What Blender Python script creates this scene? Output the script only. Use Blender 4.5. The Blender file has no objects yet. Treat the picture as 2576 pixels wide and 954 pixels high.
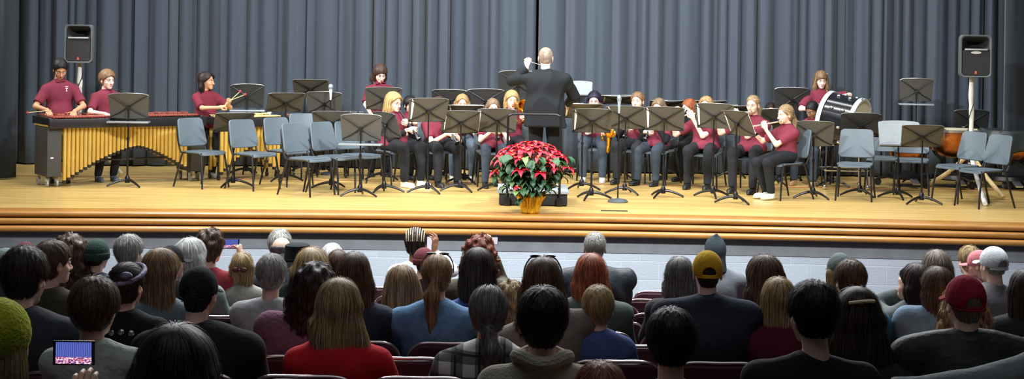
import bpy, bmesh, math, random
import numpy as np
from mathutils import Matrix, Vector
R_ = random.Random(7)
C = bpy.context.scene.collection
F = 4000.0; CAMZ = 3.10; ST = 1.15; TH = 0.0148
CT, SN = math.cos(TH), math.sin(TH)
def P(px, py, d):
    u = px - 1288; v = py - 89
    return Vector((d*(u*CT+v*SN)/F, d, CAMZ - d*(-u*SN+v*CT)/F))
def FL(px, py, z=ST):
    u = px - 1288; v = py - 89
    d = (CAMZ - z)*F/(-u*SN+v*CT)
    return P(px, py, d)
def floor_z(y): return 0.0 if y > 14.3 else 1.539-.1075*y

# ---------------------------------------------------------------- materials
MATS = {}
def mat(name, col=(.5,.5,.5), rough=.6, metal=0., spec=.5, noise=0., nscale=20., bump=0., bscale=60., stretch=(1,1,1), tint=False, trans=0., emit=None, coat=0., sheen=0., col2=None):
    if name in MATS: return MATS[name]
    m = bpy.data.materials.new(name); m.use_nodes = True; MATS[name] = m
    nt = m.node_tree; b = nt.nodes['Principled BSDF']; L = nt.links
    b.inputs['Base Color'].default_value = (*col, 1); b.inputs['Roughness'].default_value = rough
    b.inputs['Metallic'].default_value = metal; b.inputs['Specular IOR Level'].default_value = spec
    if coat: b.inputs['Coat Weight'].default_value = coat; b.inputs['Coat Roughness'].default_value = .1
    if sheen: b.inputs['Sheen Weight'].default_value = sheen
    if trans: b.inputs['Transmission Weight'].default_value = trans
    if emit: b.inputs['Emission Color'].default_value = (*emit[0],1); b.inputs['Emission Strength'].default_value = emit[1]
    if noise or bump or col2:
        tc = nt.nodes.new('ShaderNodeTexCoord'); mp = nt.nodes.new('ShaderNodeMapping'); mp.inputs['Scale'].default_value = stretch
        L.new(tc.outputs['Object'], mp.inputs['Vector'])
    if noise or col2:
        n = nt.nodes.new('ShaderNodeTexNoise'); n.inputs['Scale'].default_value = nscale; n.inputs['Detail'].default_value = 4
        L.new(mp.outputs[0], n.inputs['Vector'])
        mx = nt.nodes.new('ShaderNodeMix'); mx.data_type = 'RGBA'
        c2 = col2 or tuple(min(1, c*(1+noise)) for c in col)
        c1 = col if col2 else tuple(c*(1-noise) for c in col)
        mx.inputs[6].default_value = (*c1,1); mx.inputs[7].default_value = (*c2,1)
        rp = nt.nodes.new('ShaderNodeMapRange'); rp.inputs[1].default_value=.3; rp.inputs[2].default_value=.7
        L.new(n.outputs[0], rp.inputs[0]); L.new(rp.outputs[0], mx.inputs[0]); out = mx.outputs[2]
        if tint:
            a = nt.nodes.new('ShaderNodeAttribute'); a.attribute_name = 'tint'
            ml = nt.nodes.new('ShaderNodeVectorMath'); ml.operation='MULTIPLY'
            L.new(out, ml.inputs[0]); L.new(a.outputs['Fac'], ml.inputs[1]); out = ml.outputs[0]
        L.new(out, b.inputs['Base Color'])
    if bump:
        n2 = nt.nodes.new('ShaderNodeTexNoise'); n2.inputs['Scale'].default_value = bscale; n2.inputs['Detail'].default_value = 3
        L.new(mp.outputs[0], n2.inputs['Vector'])
        bp = nt.nodes.new('ShaderNodeBump'); bp.inputs['Strength'].default_value = bump; bp.inputs['Distance'].default_value=.01
        L.new(n2.outputs[0], bp.inputs['Height']); L.new(bp.outputs[0], b.inputs['Normal'])
    return m
def hx(r,g,b):   # sRGB 0-255 to linear
    return tuple(((c/255)/12.92 if c/255<=.04045 else ((c/255+.055)/1.055)**2.4) for c in (r,g,b))
def cloth(name, col, rough=.9, bump=.35, bscale=45., sheen=.0, noise=.12): return mat(name, col, rough, spec=.25, noise=noise, nscale=14, bump=bump, bscale=bscale, sheen=sheen)
def hairm(name, col): return mat('hair_'+name, col, .5, spec=.3, noise=.35, nscale=60, stretch=(1,1,.12), tint=True)
def plaid(name, base, dark, light, sc=11.):
    if name in MATS: return MATS[name]
    m = bpy.data.materials.new(name); m.use_nodes=True; MATS[name]=m; nt=m.node_tree; L=nt.links; b=nt.nodes['Principled BSDF']; b.inputs['Roughness'].default_value=.9
    tc = nt.nodes.new('ShaderNodeTexCoord'); sp = nt.nodes.new('ShaderNodeSeparateXYZ'); L.new(tc.outputs['Object'], sp.inputs[0])
    prev=None
    def band(sock, freq, ph, lo):
        a=nt.nodes.new('ShaderNodeMath'); a.operation='MULTIPLY_ADD'; a.inputs[1].default_value=freq; a.inputs[2].default_value=ph; L.new(sock,a.inputs[0])
        f=nt.nodes.new('ShaderNodeMath'); f.operation='FRACT'; L.new(a.outputs[0],f.inputs[0])
        g=nt.nodes.new('ShaderNodeMath'); g.operation='LESS_THAN'; g.inputs[1].default_value=lo; L.new(f.outputs[0],g.inputs[0]); return g.outputs[0]
    def mixc(fac, a, c, k):
        mu=nt.nodes.new('ShaderNodeMath'); mu.operation='MULTIPLY'; mu.inputs[1].default_value=k; L.new(fac,mu.inputs[0])
        mx=nt.nodes.new('ShaderNodeMix'); mx.data_type='RGBA'; L.new(mu.outputs[0],mx.inputs[0])
        if isinstance(a,tuple): mx.inputs[6].default_value=(*a,1)
        else: L.new(a,mx.inputs[6])
        mx.inputs[7].default_value=(*c,1); return mx.outputs[2]
    o = mixc(band(sp.outputs[0],sc,0,.5), base, dark, .75)
    o = mixc(band(sp.outputs[2],sc,.2,.5), o, dark, .75)
    o = mixc(band(sp.outputs[0],sc,.72,.09), o, light, .9)
    o = mixc(band(sp.outputs[2],sc,.9,.09), o, light, .9)
    L.new(o,b.inputs['Base Color']); return m
# ---------------------------------------------------------------- object helpers
def link(name, me, m=None, parent=None, loc=None, smooth=True):
    o = bpy.data.objects.new(name, me); C.objects.link(o)
    if m is not None:
        for x in (m if isinstance(m,(list,tuple)) else [m]): me.materials.append(x)
    if parent: o.parent = parent
    if loc is not None: o.location = loc
    if smooth and len(me.polygons): me.polygons.foreach_set('use_smooth',[True]*len(me.polygons))
    return o
def tag(o, label=None, cat=None, group=None, kind=None):
    if label: o['label']=label
    if cat: o['category']=cat
    if group: o['group']=group
    if kind: o['kind']=kind
    return o
def empty(name, loc=(0,0,0), rz=0., label=None, cat=None, group=None):
    o = bpy.data.objects.new(name, None); C.objects.link(o); o.location=loc; o.rotation_euler=(0,0,rz); o.empty_display_size=.1
    return tag(o,label,cat,group)
def copy_tree(o, loc, rz, label=None, group=None):
    def rec(x, par):
        c = x.copy(); C.objects.link(c)
        if par: c.parent = par
        for ch in x.children: rec(ch, c)
        return c
    c = rec(o, None); c.location = loc; c.rotation_euler=(0,0,rz)
    if label: c['label']=label
    if group: c['group']=group
    return c
class MB:
    "collects shapes into one mesh"
    def __init__(s): s.v=[]; s.f=[]; s.mi=[]
    def add(s, v, f, mi=0):
        n=len(s.v); s.v += [tuple(x) for x in v]; s.f += [tuple(i+n for i in q) for q in f]; s.mi += [mi]*len(f); return s
    def box(s, c, sz, M=None, bev=0., mi=0, taper=(1,1)):
        bm=bmesh.new(); bmesh.ops.create_cube(bm,size=1)
        for v in bm.verts:
            k=taper if v.co.z>0 else (1,1)
            v.co=Vector((v.co.x*sz[0]*k[0],v.co.y*sz[1]*k[1],v.co.z*sz[2]))
        if bev: bmesh.ops.bevel(bm,geom=bm.edges[:],offset=bev,segments=2,profile=.6,affect='EDGES')
        M = Matrix.Translation(Vector(c)) @ (M.to_4x4() if M else Matrix())
        bm.verts.index_update()
        s.add([M@v.co for v in bm.verts],[[v.index for v in f.verts] for f in bm.faces],mi); bm.free(); return s
    def tube(s, pts, r, n=8, mi=0, closed=False, caps=True):
        pts=[Vector(p) for p in pts]; rs = r if isinstance(r,(list,tuple)) else [r]*len(pts)
        vs=[];fs=[]; prev=None; N=len(pts)
        for i,p in enumerate(pts):
            if closed: t=(pts[(i+1)%N]-pts[i-1])
            else: t=(pts[min(i+1,N-1)]-pts[max(i-1,0)])
            t.normalize()
            if prev is None: a=Vector((0,0,1)) if abs(t.z)<.9 else Vector((1,0,0)); x=t.cross(a).normalized()
            else: x=(prev-t*prev.dot(t)).normalized()
            prev=x; y=t.cross(x)
            for k in range(n):
                an=2*math.pi*k/n; vs.append(p+(x*math.cos(an)+y*math.sin(an))*rs[i])
        for i in range(N if closed else N-1):
            j=(i+1)%N
            for k in range(n): fs.append((i*n+k,i*n+(k+1)%n,j*n+(k+1)%n,j*n+k))
        if not closed and caps: fs.append(tuple(range(n))[::-1]); fs.append(tuple((N-1)*n+k for k in range(n)))
        return s.add(vs,fs,mi)
    def lathe(s, prof, n=32, c=(0,0,0), M=None, mi=0):
        vs=[];fs=[]; m=len(prof); c=Vector(c)
        for r,z in prof:
            for k in range(n):
                a=2*math.pi*k/n; p=Vector((r*math.cos(a),r*math.sin(a),z)); vs.append((M@p if M else p)+c)
        for i in range(m-1):
            for k in range(n): fs.append((i*n+k,i*n+(k+1)%n,(i+1)*n+(k+1)%n,(i+1)*n+k))
        return s.add(vs,fs,mi)
    def sphere(s, c, r, n=10, mi=0):
        pr=[(max(1e-4,math.cos(a)),math.sin(a)) for a in [(-.5+i/(n-1))*math.pi for i in range(n)]]
        rr = r if isinstance(r,(tuple,list)) else (r,r,r)
        return s.lathe(pr,2*n,c,Matrix.Diagonal(rr),mi)
    def mesh(s, name='m'):
        me=bpy.data.meshes.new(name); me.from_pydata(s.v,[],s.f); me.update()
        if any(s.mi): me.polygons.foreach_set('material_index',s.mi)
        return me
    def build(s, name, m, parent=None, loc=None, smooth=True):
        o = link(name, s.mesh(name), m, parent, loc, smooth)
        if smooth: autosmooth(o.data)
        return o
def autosmooth(me, ang=35):
    try: me.set_sharp_from_angle(angle=math.radians(ang))
    except Exception: pass
def subdiv_curve(pts, n=6):
    "catmull-rom"
    pts=[Vector(p) for p in pts]; out=[]
    for i in range(len(pts)-1):
        p0=pts[max(i-1,0)];p1=pts[i];p2=pts[i+1];p3=pts[min(i+2,len(pts)-1)]
        for k in range(n):
            t=k/n; out.append(.5*((2*p1)+(p2-p0)*t+(2*p0-5*p1+4*p2-p3)*t*t+(3*p1-p0-3*p2+p3)*t**3))
    out.append(pts[-1]); return out
# ---------------------------------------------------------------- signed distance fields
A = lambda *x: np.array(x,dtype=np.float32)
def cone(Q,a,b,ra,rb):
    a=A(*a);b=A(*b);ab=b-a;L=float(ab@ab)+1e-9
    t=np.clip(((Q-a)@ab)/L,0,1); return np.linalg.norm(Q-a-t[:,None]*ab,axis=1)-(ra+(rb-ra)*t)
def ell(Q,c,r,M=None):
    q=Q-A(*c)
    if M is not None: q=q@M
    r=A(*r); k0=np.linalg.norm(q/r,axis=1); k1=np.linalg.norm(q/(r*r),axis=1)+1e-9
    return k0*(k0-1)/k1
def smin(a,b,k):
    h=np.clip(.5+.5*(b-a)/k,0,1); return b*(1-h)+a*h-k*h*(1-h)
def smax(a,b,k): return -smin(-a,-b,k)
def nets(f, lo, hi, h):
    lo=np.array(lo,float);hi=np.array(hi,float)
    n=np.maximum(np.ceil((hi-lo)/h).astype(int)+1,3)
    xs=[(lo[i]+h*np.arange(n[i])).astype(np.float32) for i in range(3)]
    G=np.stack(np.meshgrid(*xs,indexing='ij'),-1).reshape(-1,3)
    V=np.concatenate([f(G[i:i+200000]) for i in range(0,len(G),200000)]).reshape(n)
    V[0]=np.maximum(V[0],1e-4);V[-1]=np.maximum(V[-1],1e-4);V[:,0]=np.maximum(V[:,0],1e-4);V[:,-1]=np.maximum(V[:,-1],1e-4);V[:,:,0]=np.maximum(V[:,:,0],1e-4);V[:,:,-1]=np.maximum(V[:,:,-1],1e-4)
    m=n-1; S=V<0
    acc=np.zeros((*m,3)); cnt=np.zeros(m)
    corners=[(i,j,k) for i in(0,1) for j in(0,1) for k in(0,1)]
    sl=lambda c: tuple(slice(c[a],c[a]+m[a]) for a in range(3))
    for a in corners:
        for ax in range(3):
            if a[ax]==0:
                b=list(a);b[ax]=1
                va=V[sl(a)];vb=V[sl(b)]; x=(va<0)!=(vb<0)
                t=np.where(x,va/np.where(x,va-vb,1),0)
                for q in range(3):
                    acc[...,q]+=np.where(x,a[q]+(t if q==ax else 0),0)
                cnt+=x
    act=cnt>0; idx=-np.ones(m,int); idx[act]=np.arange(act.sum())
    ijk=np.argwhere(act); vs=(acc[act]/cnt[act][:,None]+ijk)*h+lo
    faces=[]
    for ax in range(3):
        b,c=(ax+1)%3,(ax+2)%3
        s0=[slice(1,m[a]) for a in range(3)]; s0[ax]=slice(0,m[ax]); s1=list(s0); s1[ax]=slice(1,m[ax]+1)
        x0=S[tuple(s0)];x1=S[tuple(s1)]; e=np.argwhere(x0!=x1)
        if not len(e): continue
        o=np.array([1,1,1]);o[ax]=0; e=e+o; flip=S[tuple(e.T)]
        def id_(db,dc):
            w=e.copy();w[:,b]-=db;w[:,c]-=dc; return idx[tuple(w.T)]
        q=np.stack([id_(0,0),id_(1,0),id_(1,1),id_(0,1)],1)
        q[~flip]=q[~flip][:,::-1]; faces.append(q)
    fs=np.concatenate(faces) if faces else np.zeros((0,4),int)
    return vs.astype(np.float32),fs
def npmesh(name, vs, fs, mi=None, tint=None):
    me=bpy.data.meshes.new(name); nf=len(fs)
    me.vertices.add(len(vs)); me.vertices.foreach_set('co',np.asarray(vs,np.float32).ravel())
    me.loops.add(nf*4); me.loops.foreach_set('vertex_index',np.asarray(fs,np.int32).ravel())
    me.polygons.add(nf); me.polygons.foreach_set('loop_start',np.arange(nf,dtype=np.int32)*4)
    if mi is not None: me.polygons.foreach_set('material_index',np.asarray(mi,np.int32))
    me.update(calc_edges=True)
    if tint is not None:
        a=me.attributes.new('tint','FLOAT','POINT'); a.data.foreach_set('value',np.asarray(tint,np.float32))
    me.polygons.foreach_set('use_smooth',np.ones(nf,bool)); return me
def cat_(parts):
    vs=[];fs=[];mi=[];n=0
    for p in parts:
        v,f=p[0],p[1]; k=p[2] if len(p)>2 else 0
        vs.append(v);fs.append(np.asarray(f)+n);mi.append(np.full(len(f),k) if np.isscalar(k) else k);n+=len(v)
    return np.concatenate(vs),np.concatenate(fs),np.concatenate(mi)
# ---------------------------------------------------------------- people
def face_sdf(Q):
    X=Q*A(1,1,1); ax=np.abs(Q[:,0]); S=np.stack([ax,Q[:,1],Q[:,2]],1)
    d=ell(Q,(0,.014,.032),(.075,.096,.086))
    d=smin(d,ell(Q,(0,-.028,-.035),(.061,.06,.07)),.025)
    d=smin(d,ell(Q,(0,-.066,-.092),(.026,.022,.02)),.03)
    d=smin(d,cone(S,(.0,-.082,.022),(.04,-.068,.02),.011,.01),.012)
    d=smin(d,cone(S,(.03,-.062,-.03),(.048,-.045,-.025),.018,.016),.015)
    d=smax(d,-ell(S,(.031,-.1,.002),(.017,.016,.012)),.012)
    d=smin(d,cone(Q,(0,-.084,.006),(0,-.11,-.032),.007,.0115),.008)
    d=smin(d,ell(S,(.011,-.098,-.036),(.008,.01,.007)),.006)
    d=smin(d,ell(Q,(0,-.088,-.06),(.023,.011,.0062)),.004)
    d=smin(d,ell(Q,(0,-.086,-.071),(.019,.011,.0062)),.004)
    d=smin(d,cone(Q,(0,.02,-.07),(0,.036,-.17),.05,.053),.025)
    e=ell(S,(.079,.012,-.008),(.009,.019,.031)); e=smax(e,-ell(S,(.089,.008,-.006),(.008,.011,.019)),.006)
    return smin(d,e,.006)
_H={}
def head_arrays(h):
    if h not in _H:
        v,f=nets(face_sdf,(-.1,-.13,-.19),(.1,.13,.13),h)
        c=v[f].mean(1); mi=np.zeros(len(f),int)
        mi[(np.abs(c[:,0])<.022)&(c[:,2]>-.077)&(c[:,2]<-.055)&(c[:,1]<-.0925)]=3
        parts=[(v,f,mi)]
        for s in(-1,1):
            mb=MB().sphere((0,0,0),.0125,9); vv=np.array(mb.v,np.float32);ff=np.array(mb.f)
            cc=vv[ff].mean(1); cc/=np.linalg.norm(cc,axis=1)[:,None]; dirn=A(0,-1,-.12)
            m2=np.where(cc@dirn>.9,2,1)
            parts.append((vv+A(s*.031,-.0755,.001),ff,m2))
            mb=MB().tube([(s*.014,-.0915,.0205),(s*.03,-.0885,.0275),(s*.048,-.071,.021)],[.003,.0038,.002],6,caps=False)
            parts.append((np.array(mb.v,np.float32),np.array(mb.f),4))
            mb=MB().tube([(s*.018,-.0865,.006),(s*.031,-.0895,.0105),(s*.045,-.079,.005)],[.0015,.0022,.0015],5,caps=False)
            parts.append((np.array(mb.v,np.float32),np.array(mb.f),2))
        _H[h]=cat_(parts)
    return _H[h]
_HD={}
def hand_arrays(curl, left=False, spread=1., h=.0036, point=False):
    "fingers along +X, palm facing -Z, thumb on +Y (mirrored for the other hand)"
    key=(round(curl,2),spread,h,point)
    if key not in _HD:
        segs=[]
        lens=[(.040,.024,.019),(.045,.028,.02),(.041,.026,.019),(.032,.019,.016)]
        for i,(l,y) in enumerate(zip(lens,(.03,.010,-.011,-.030))):
            p=np.array([.086-abs(y-.005)*.25,y,0.]); an=(.12 if i<3 else .18)*curl; az=(y*3.2)*spread
            cu = curl*(.25 if (point and i==0) else 1)
            for j,L in enumerate(l):
                an+= cu*(.85,1.15,.7)[j]
                q=p+L*np.array([math.cos(an)*math.cos(az),math.cos(an)*math.sin(az),-math.sin(an)])
                segs.append((tuple(p),tuple(q),.0092-.001*j,.0084-.001*j)); p=q
        th=[(.022,.022,-.006),(.05,.046,-.016-.012*curl),(.078,.05-.012*curl,-.022-.02*curl),(.098,.048-.026*curl,-.026-.026*curl)]
        def f(Q):
            d=ell(Q,(.05,0,0),(.05,.041,.0145)); d=smin(d,cone(Q,(-.03,0,0),(.02,0,0),.025,.026),.02)
            g=None
            for a,b,ra,rb in segs:
                e=cone(Q,a,b,ra,rb); g=e if g is None else np.minimum(g,e)
            d=smin(d,g,.006)
            t=cone(Q,th[0],th[1],.0145,.0125); t=smin(t,cone(Q,th[1],th[2],.0115,.0105),.004); t=smin(t,cone(Q,th[2],th[3],.0098,.0085),.004)
            return smin(d,t,.008)
        _HD[key]=nets(f,(-.06,-.07,-.1),(.2,.085,.035),h)
    v,f=_HD[key]
    if left: return v*A(1,-1,1), f[:,::-1]
    return v,f
def nrm(v): v=np.array(v,float); return v/(np.linalg.norm(v)+1e-9)
def frame(Fd,N):
    "columns: finger direction, thumb side, palm back"
    X=nrm(Fd); Z=-nrm(N); Z=nrm(Z-X*(X@Z)); Y=np.cross(Z,X); return np.stack([X,Y,Z],1)
def ik(a,b,l1,l2,pole):
    a=np.array(a,float);b=np.array(b,float); d=b-a; L=np.linalg.norm(d)
    if L>(l1+l2)*.995: b=a+d*((l1+l2)*.995/L); d=b-a; L=np.linalg.norm(d)
    L=max(L,abs(l1-l2)+.03)
    x=(l1*l1-l2*l2+L*L)/(2*L); hh=math.sqrt(max(l1*l1-x*x,1e-6)); n=d/np.linalg.norm(d)
    p=np.array(pole,float); p=p-n*(p@n); p=nrm(p); return a+n*x+p*hh, b
def rotm(yaw=0,pitch=0,roll=0):
    "yaw>0 turns the face to +x, pitch>0 looks down"
    return np.array((Matrix.Rotation(yaw,3,'Z')@Matrix.Rotation(pitch,3,'X')@Matrix.Rotation(roll,3,'Y')))
def fold(Q,amp,seed,fr=26.,st=(1,1,.5)):
    r=random.Random(seed); d=0
    for i in range(5):
        k=A(r.uniform(-1,1)*st[0],r.uniform(-1,1)*st[1],r.uniform(-1,1)*st[2])*fr*r.uniform(.6,1.5)
        d=d+np.sin(Q@k+r.uniform(0,6.3)+1.3*np.sin(Q@(k[[1,2,0]]*.5)))
    return amp*d/5*1.6

# ---- hair, in the head's own frame (eye level origin)
def hair_sdf(st, p):
    t=p.get('t',.014); L=p.get('L',.3); w1=p.get('w1',.1); fr=p.get('bang',0.); seed=p.get('seed',1)
    def f(Q):
        pk=p.get('part',.03 if st in('long','halfup','pony','bun') else .012)*np.clip(1-(Q[:,0]/.06)**2,0,1)
        th=-np.clip(1.15*(Q[:,2]+.012+fr-pk),-.012,.13)
        if st in('buzz','short','bald','bob','long','pony','bun','curly','messy','braids','halfup'):
            cap=ell(Q,(0,.014+t*.3,.034),(.076+t,.097+t,.088+t))
        nape=ell(Q,(0,.04,-.045),(.058+t*.6,.05+t*.6,.055)) if st not in('short','buzz','bald') else ell(Q,(0,.042,-.04),(.05+t*.3,.042+t*.3,.05))
        cap=smin(cap,nape,.03)
        if st in('curly','messy'):
            a=p.get('amp',.008); cap=cap+a*(np.sin(Q[:,0]*95+seed)*np.sin(Q[:,1]*88+seed*2)+np.sin(Q[:,2]*90+seed*3)*np.sin(Q[:,0]*70))*.7
        if st=='braids': cap=cap-.004*np.cos(np.arctan2(Q[:,0],Q[:,1]+.02)*22)
        d=smax(cap,th-Q[:,1],.008)
        ear=ell(np.abs(Q)*A(1,0,0)+Q*A(0,1,1),(.085,.008,-.012),(.02,.026,.036))
        if st in('buzz','short','bald'):
            d=smax(d,(-.075 if st!='buzz' else -.052)-Q[:,2],.01); d=smax(d,-ear,.008)
            if st=='short': d=d+ .0015*np.sin(Q[:,0]*210+seed)*np.sin(Q[:,1]*180)
            if st=='bald': d=smax(d,Q[:,2]-.045,.01)
        if st in('pony','bun','braids','halfup'):
            if st!='halfup': d=smax(d,-.078-Q[:,2],.01); d=smax(d,-ear,.006)
        if st=='pony':
            z0=p.get('pz',.02); a=(0,.125,z0); b=(p.get('px',0.),.155,z0-.09); c=(p.get('px',0.)*1.3,.13,z0-L)
            tl=smin(cone(Q,(0,.1,z0+.005),a,.026,.02),cone(Q,a,b,.02,.036),.015); tl=smin(tl,cone(Q,b,c,.038,.02),.03)
            tl=tl+.003*np.sin(Q[:,0]*170+seed); d=smin(d,tl,.008)
        if st=='bun':
            bz=p.get('bz',.09); d=smin(d,ell(Q,(0,.07 if bz>.05 else .12,bz),(.043,.043,.036))+.002*np.sin(Q[:,0]*160+Q[:,2]*120),.008)
        if st in('bob','long','halfup','curly','messy') and L>0:
            w0=.083+t; ry=p.get('ry',.07)
            z=np.clip((.03-Q[:,2])/(L+.03),0,1); hw=w0+(w1-w0)*z**.8; hy=ry*(1-.25*z); yc=.035+.015*z
            wav=p.get('wave',.004)*np.sin(Q[:,2]*p.get('wf',38)+seed+2.2*np.sin(Q[:,0]*22)); 
            q=np.sqrt(((Q[:,0]+wav)/hw)**2+((Q[:,1]-yc)/hy)**2); g=(q-1)*np.minimum(hw,hy)*.9
            g=g+.0022*np.sin(np.arctan2(Q[:,0],Q[:,1]-yc)*26+Q[:,2]*9+seed)
            if st in('curly','messy'): g=g+p.get('amp',.008)*1.2*(np.sin(Q[:,0]*80+seed)*np.sin(Q[:,2]*85)+np.sin(Q[:,1]*75)*np.sin(Q[:,2]*60+seed))*.7
            g=smax(g,Q[:,2]-.03,.02); g=smax(g,-L-Q[:,2]+.012*np.sin(Q[:,0]*60+seed)-p.get('vee',0.)*(.03-np.abs(Q[:,0])*.4),.02)
            fy=p.get('fy',.0)       # how far forward of the ears the side locks come
            g=smax(g,(-fy)-Q[:,1],.01)
            # keep the neck and the face free
            d=smin(d,g,.02)
            if p.get('locks'):
                for s in(-1,1):
                    lk=cone(Q,(s*.074,-.02,.03),(s*.09,-.03,-.1),.02,.028); lk=smin(lk,cone(Q,(s*.09,-.03,-.1),(s*.085,-.05,-L*.9),.028,.02),.02)
                    d=smin(d,lk,.01)
        return d
    return f
def hair_arrays(st, p, n=500, sw=.0028, h=.007, length=None):
    f=hair_sdf(st,p); L=p.get('L',0) if st in('bob','long','halfup','curly','messy','pony') else .1
    zl=-max(.13,L+.06)
    v,fc=nets(f,(-.2,-.15,zl),(.2,.24,.18),h)
    rr=np.random.RandomState(p.get('seed',1)); tint=.55+.2*rr.rand(len(v))*0+.12
    tv=np.full(len(v),.62,np.float32)
    # strands combed over the shell
    ids=rr.randint(0,len(v),n); pt=v[ids].astype(np.float32)+rr.randn(n,3).astype(np.float32)*.002
    off=rr.rand(n).astype(np.float32)**1.5*p.get('lift',.008)+.0008; crown=A(p.get('cx',0.),.045,.12)
    steps=p.get('steps',9 if L<.15 else 14); sl=p.get('sl',.009 if L<.15 else .018); frz=p.get('frizz',.14)
    if st in('buzz',): steps=3; sl=.004
    if st=='short': steps=p.get('steps',5); sl=.0085; frz=p.get('frizz',.22)
    e=.002; path=[]; dirp=None; wob=rr.rand(n)*6.3
    for k in range(steps+1):
        d0=f(pt); g=np.stack([f(pt+A(e,0,0))-d0,f(pt+A(0,e,0))-d0,f(pt+A(0,0,e))-d0],1); g/=np.linalg.norm(g,axis=1)[:,None]+1e-6
        pt=pt-g*((d0-off)*(1. if k==0 else .55))[:,None].clip(-.012,.012); path.append((pt.copy(),g.copy()))
        r=pt-crown
        if st in('pony','bun') and p.get('comb',1):
            tgt=A(0,.12,p.get('pz',.02)) if st=='pony' else A(0,.07 if p.get('bz',.09)>.05 else .12,p.get('bz',.09))
            onh=(pt[:,1]<.105)|(pt[:,2]>tgt[2]+.02)
            fl=np.where(onh[:,None],tgt-pt,A(0,0,-1)*np.ones_like(pt)*.1)
        else:
            a=np.clip((pt[:,2]+.0)/.12,0,1)[:,None]; fl=r*a/(np.linalg.norm(r,axis=1)[:,None]+1e-6)+A(0,0,-1)*(1.15-a)
        fl=fl/(np.linalg.norm(fl,axis=1)[:,None]+1e-6)+frz*rr.randn(n,3)*(1 if st in('curly','messy') else .5)
        wv=p.get('strandwave',.25 if st in('curly','messy') else .1)*np.sin(k*1.1+wob)
        fl=fl+np.stack([wv,np.zeros(n),np.zeros(n)],1)
        fl=fl-g*(fl*g).sum(1)[:,None]; fl/=np.linalg.norm(fl,axis=1)[:,None]+1e-6
        if dirp is not None: fl=.5*fl+.5*dirp; fl/=np.linalg.norm(fl,axis=1)[:,None]+1e-6
        dirp=fl; pt=(pt+fl*sl).astype(np.float32)
    m=len(path); V=[];T=np.repeat(.45+.85*rr.rand(n),2*m)
    for k,(q,g) in enumerate(path):
        q2=path[min(k+1,m-1)][0]; q1=path[max(k-1,0)][0]; sd=np.cross(q2-q1,g+.5*rr.randn(n,3)*0); sd/=np.linalg.norm(sd,axis=1)[:,None]+1e-6
        w=sw*(1-.8*(k/(m-1))**2)*.5
        V.append(np.stack([q-sd*w,q+sd*w],1))
    V=np.stack(V,1).reshape(-1,3)   # n, m, 2
    base=(np.arange(n)*m*2)[:,None]+np.arange(m-1)[None]*2
    fs=np.stack([base,base+1,base+3,base+2],-1).reshape(-1,4)
    av,af,_=cat_([(v,fc),(V,fs)]); return av,af,np.concatenate([tv,T])
# ---- head wear, head frame
def beanie_arrays(p):
    lo=p.get('lo',-.03); pt=p.get('peak',0.)
    if p.get('hood'):
        def fh(Q):
            d=smin(ell(Q,(0,.012,.03),(.098,.118,.106)),cone(Q,(0,.03,.09),(0,.06,.155),.05,.012),.05); d=smin(d,cone(Q,(0,.03,-.02),(0,.045,-.17),.088,.105),.04)
            d=smax(d,-ell(Q,(0,-.09,-.01),(.07,.09,.09)),.01); return d+fold(Q,.004,4,40)
        return nets(fh,(-.14,-.15,-.18),(.14,.18,.2),.0065)
    def f(Q):
        d=ell(Q,(0,.018,.035),(.092,.112,.102+pt)) 
        if pt: d=smin(d,cone(Q,(0,.04,.1),(0,.06,.13+pt),.045,.014),.04)
        rib=.0016*np.cos(np.arctan2(Q[:,0],Q[:,1]-.02)*46)
        d=d-rib
        cuff=smax(ell(Q,(0,.018,.02),(.098,.119,.13))-rib,np.abs(Q[:,2]-lo-.028)-.028,.008) if p.get('cuff',1) else None
        d=smax(d,lo-Q[:,2]-.35*np.clip(-Q[:,1],0,1),.008)
        if cuff is not None: d=smin(d,cuff,.004)
        return d
    return nets(f,(-.13,-.15,-.12),(.13,.17,.2+pt),.0055)
def cap_arrays():
    def f(Q):
        d=ell(Q,(0,.014,.03),(.088,.108,.104)); d=smax(d,.002-Q[:,2]-.12*(Q[:,1]),.006)
        op=smax(ell(Q,(0,.125,.006),(.045,.05,.042)),.004-Q[:,2],.002); d=smax(d,-op,.004)      # opening above the strap
        seam=.0012*np.cos(np.arctan2(Q[:,0],Q[:,1]-.014)*6)**20
        return d+seam
    def strap(Q): return smax(smax(ell(Q,(0,.014,.03),(.088,.109,.2)),-(ell(Q,(0,.014,.03),(.084,.105,.2))),.001),np.maximum(np.abs(Q[:,2]+.012)-.008,.06-Q[:,1]),.002)
    return nets(f,(-.12,-.14,-.05),(.12,.15,.16),.0055),nets(strap,(-.1,.0,-.04),(.1,.14,.02),.004)
def brim_arrays():
    def f(Q):
        z=.022-.018*(Q[:,0]/.08)**2-.12*(-.09-Q[:,1]).clip(0,1)
        r=np.sqrt((Q[:,0]/.078)**2+((Q[:,1]+.085)/.085)**2)-1
        return smax(smax(np.abs(Q[:,2]-z)-.003,r*.07,.002),Q[:,1]+.075,.002)
    return nets(f,(-.1,-.19,-.03),(.1,-.06,.05),.004)

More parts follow.
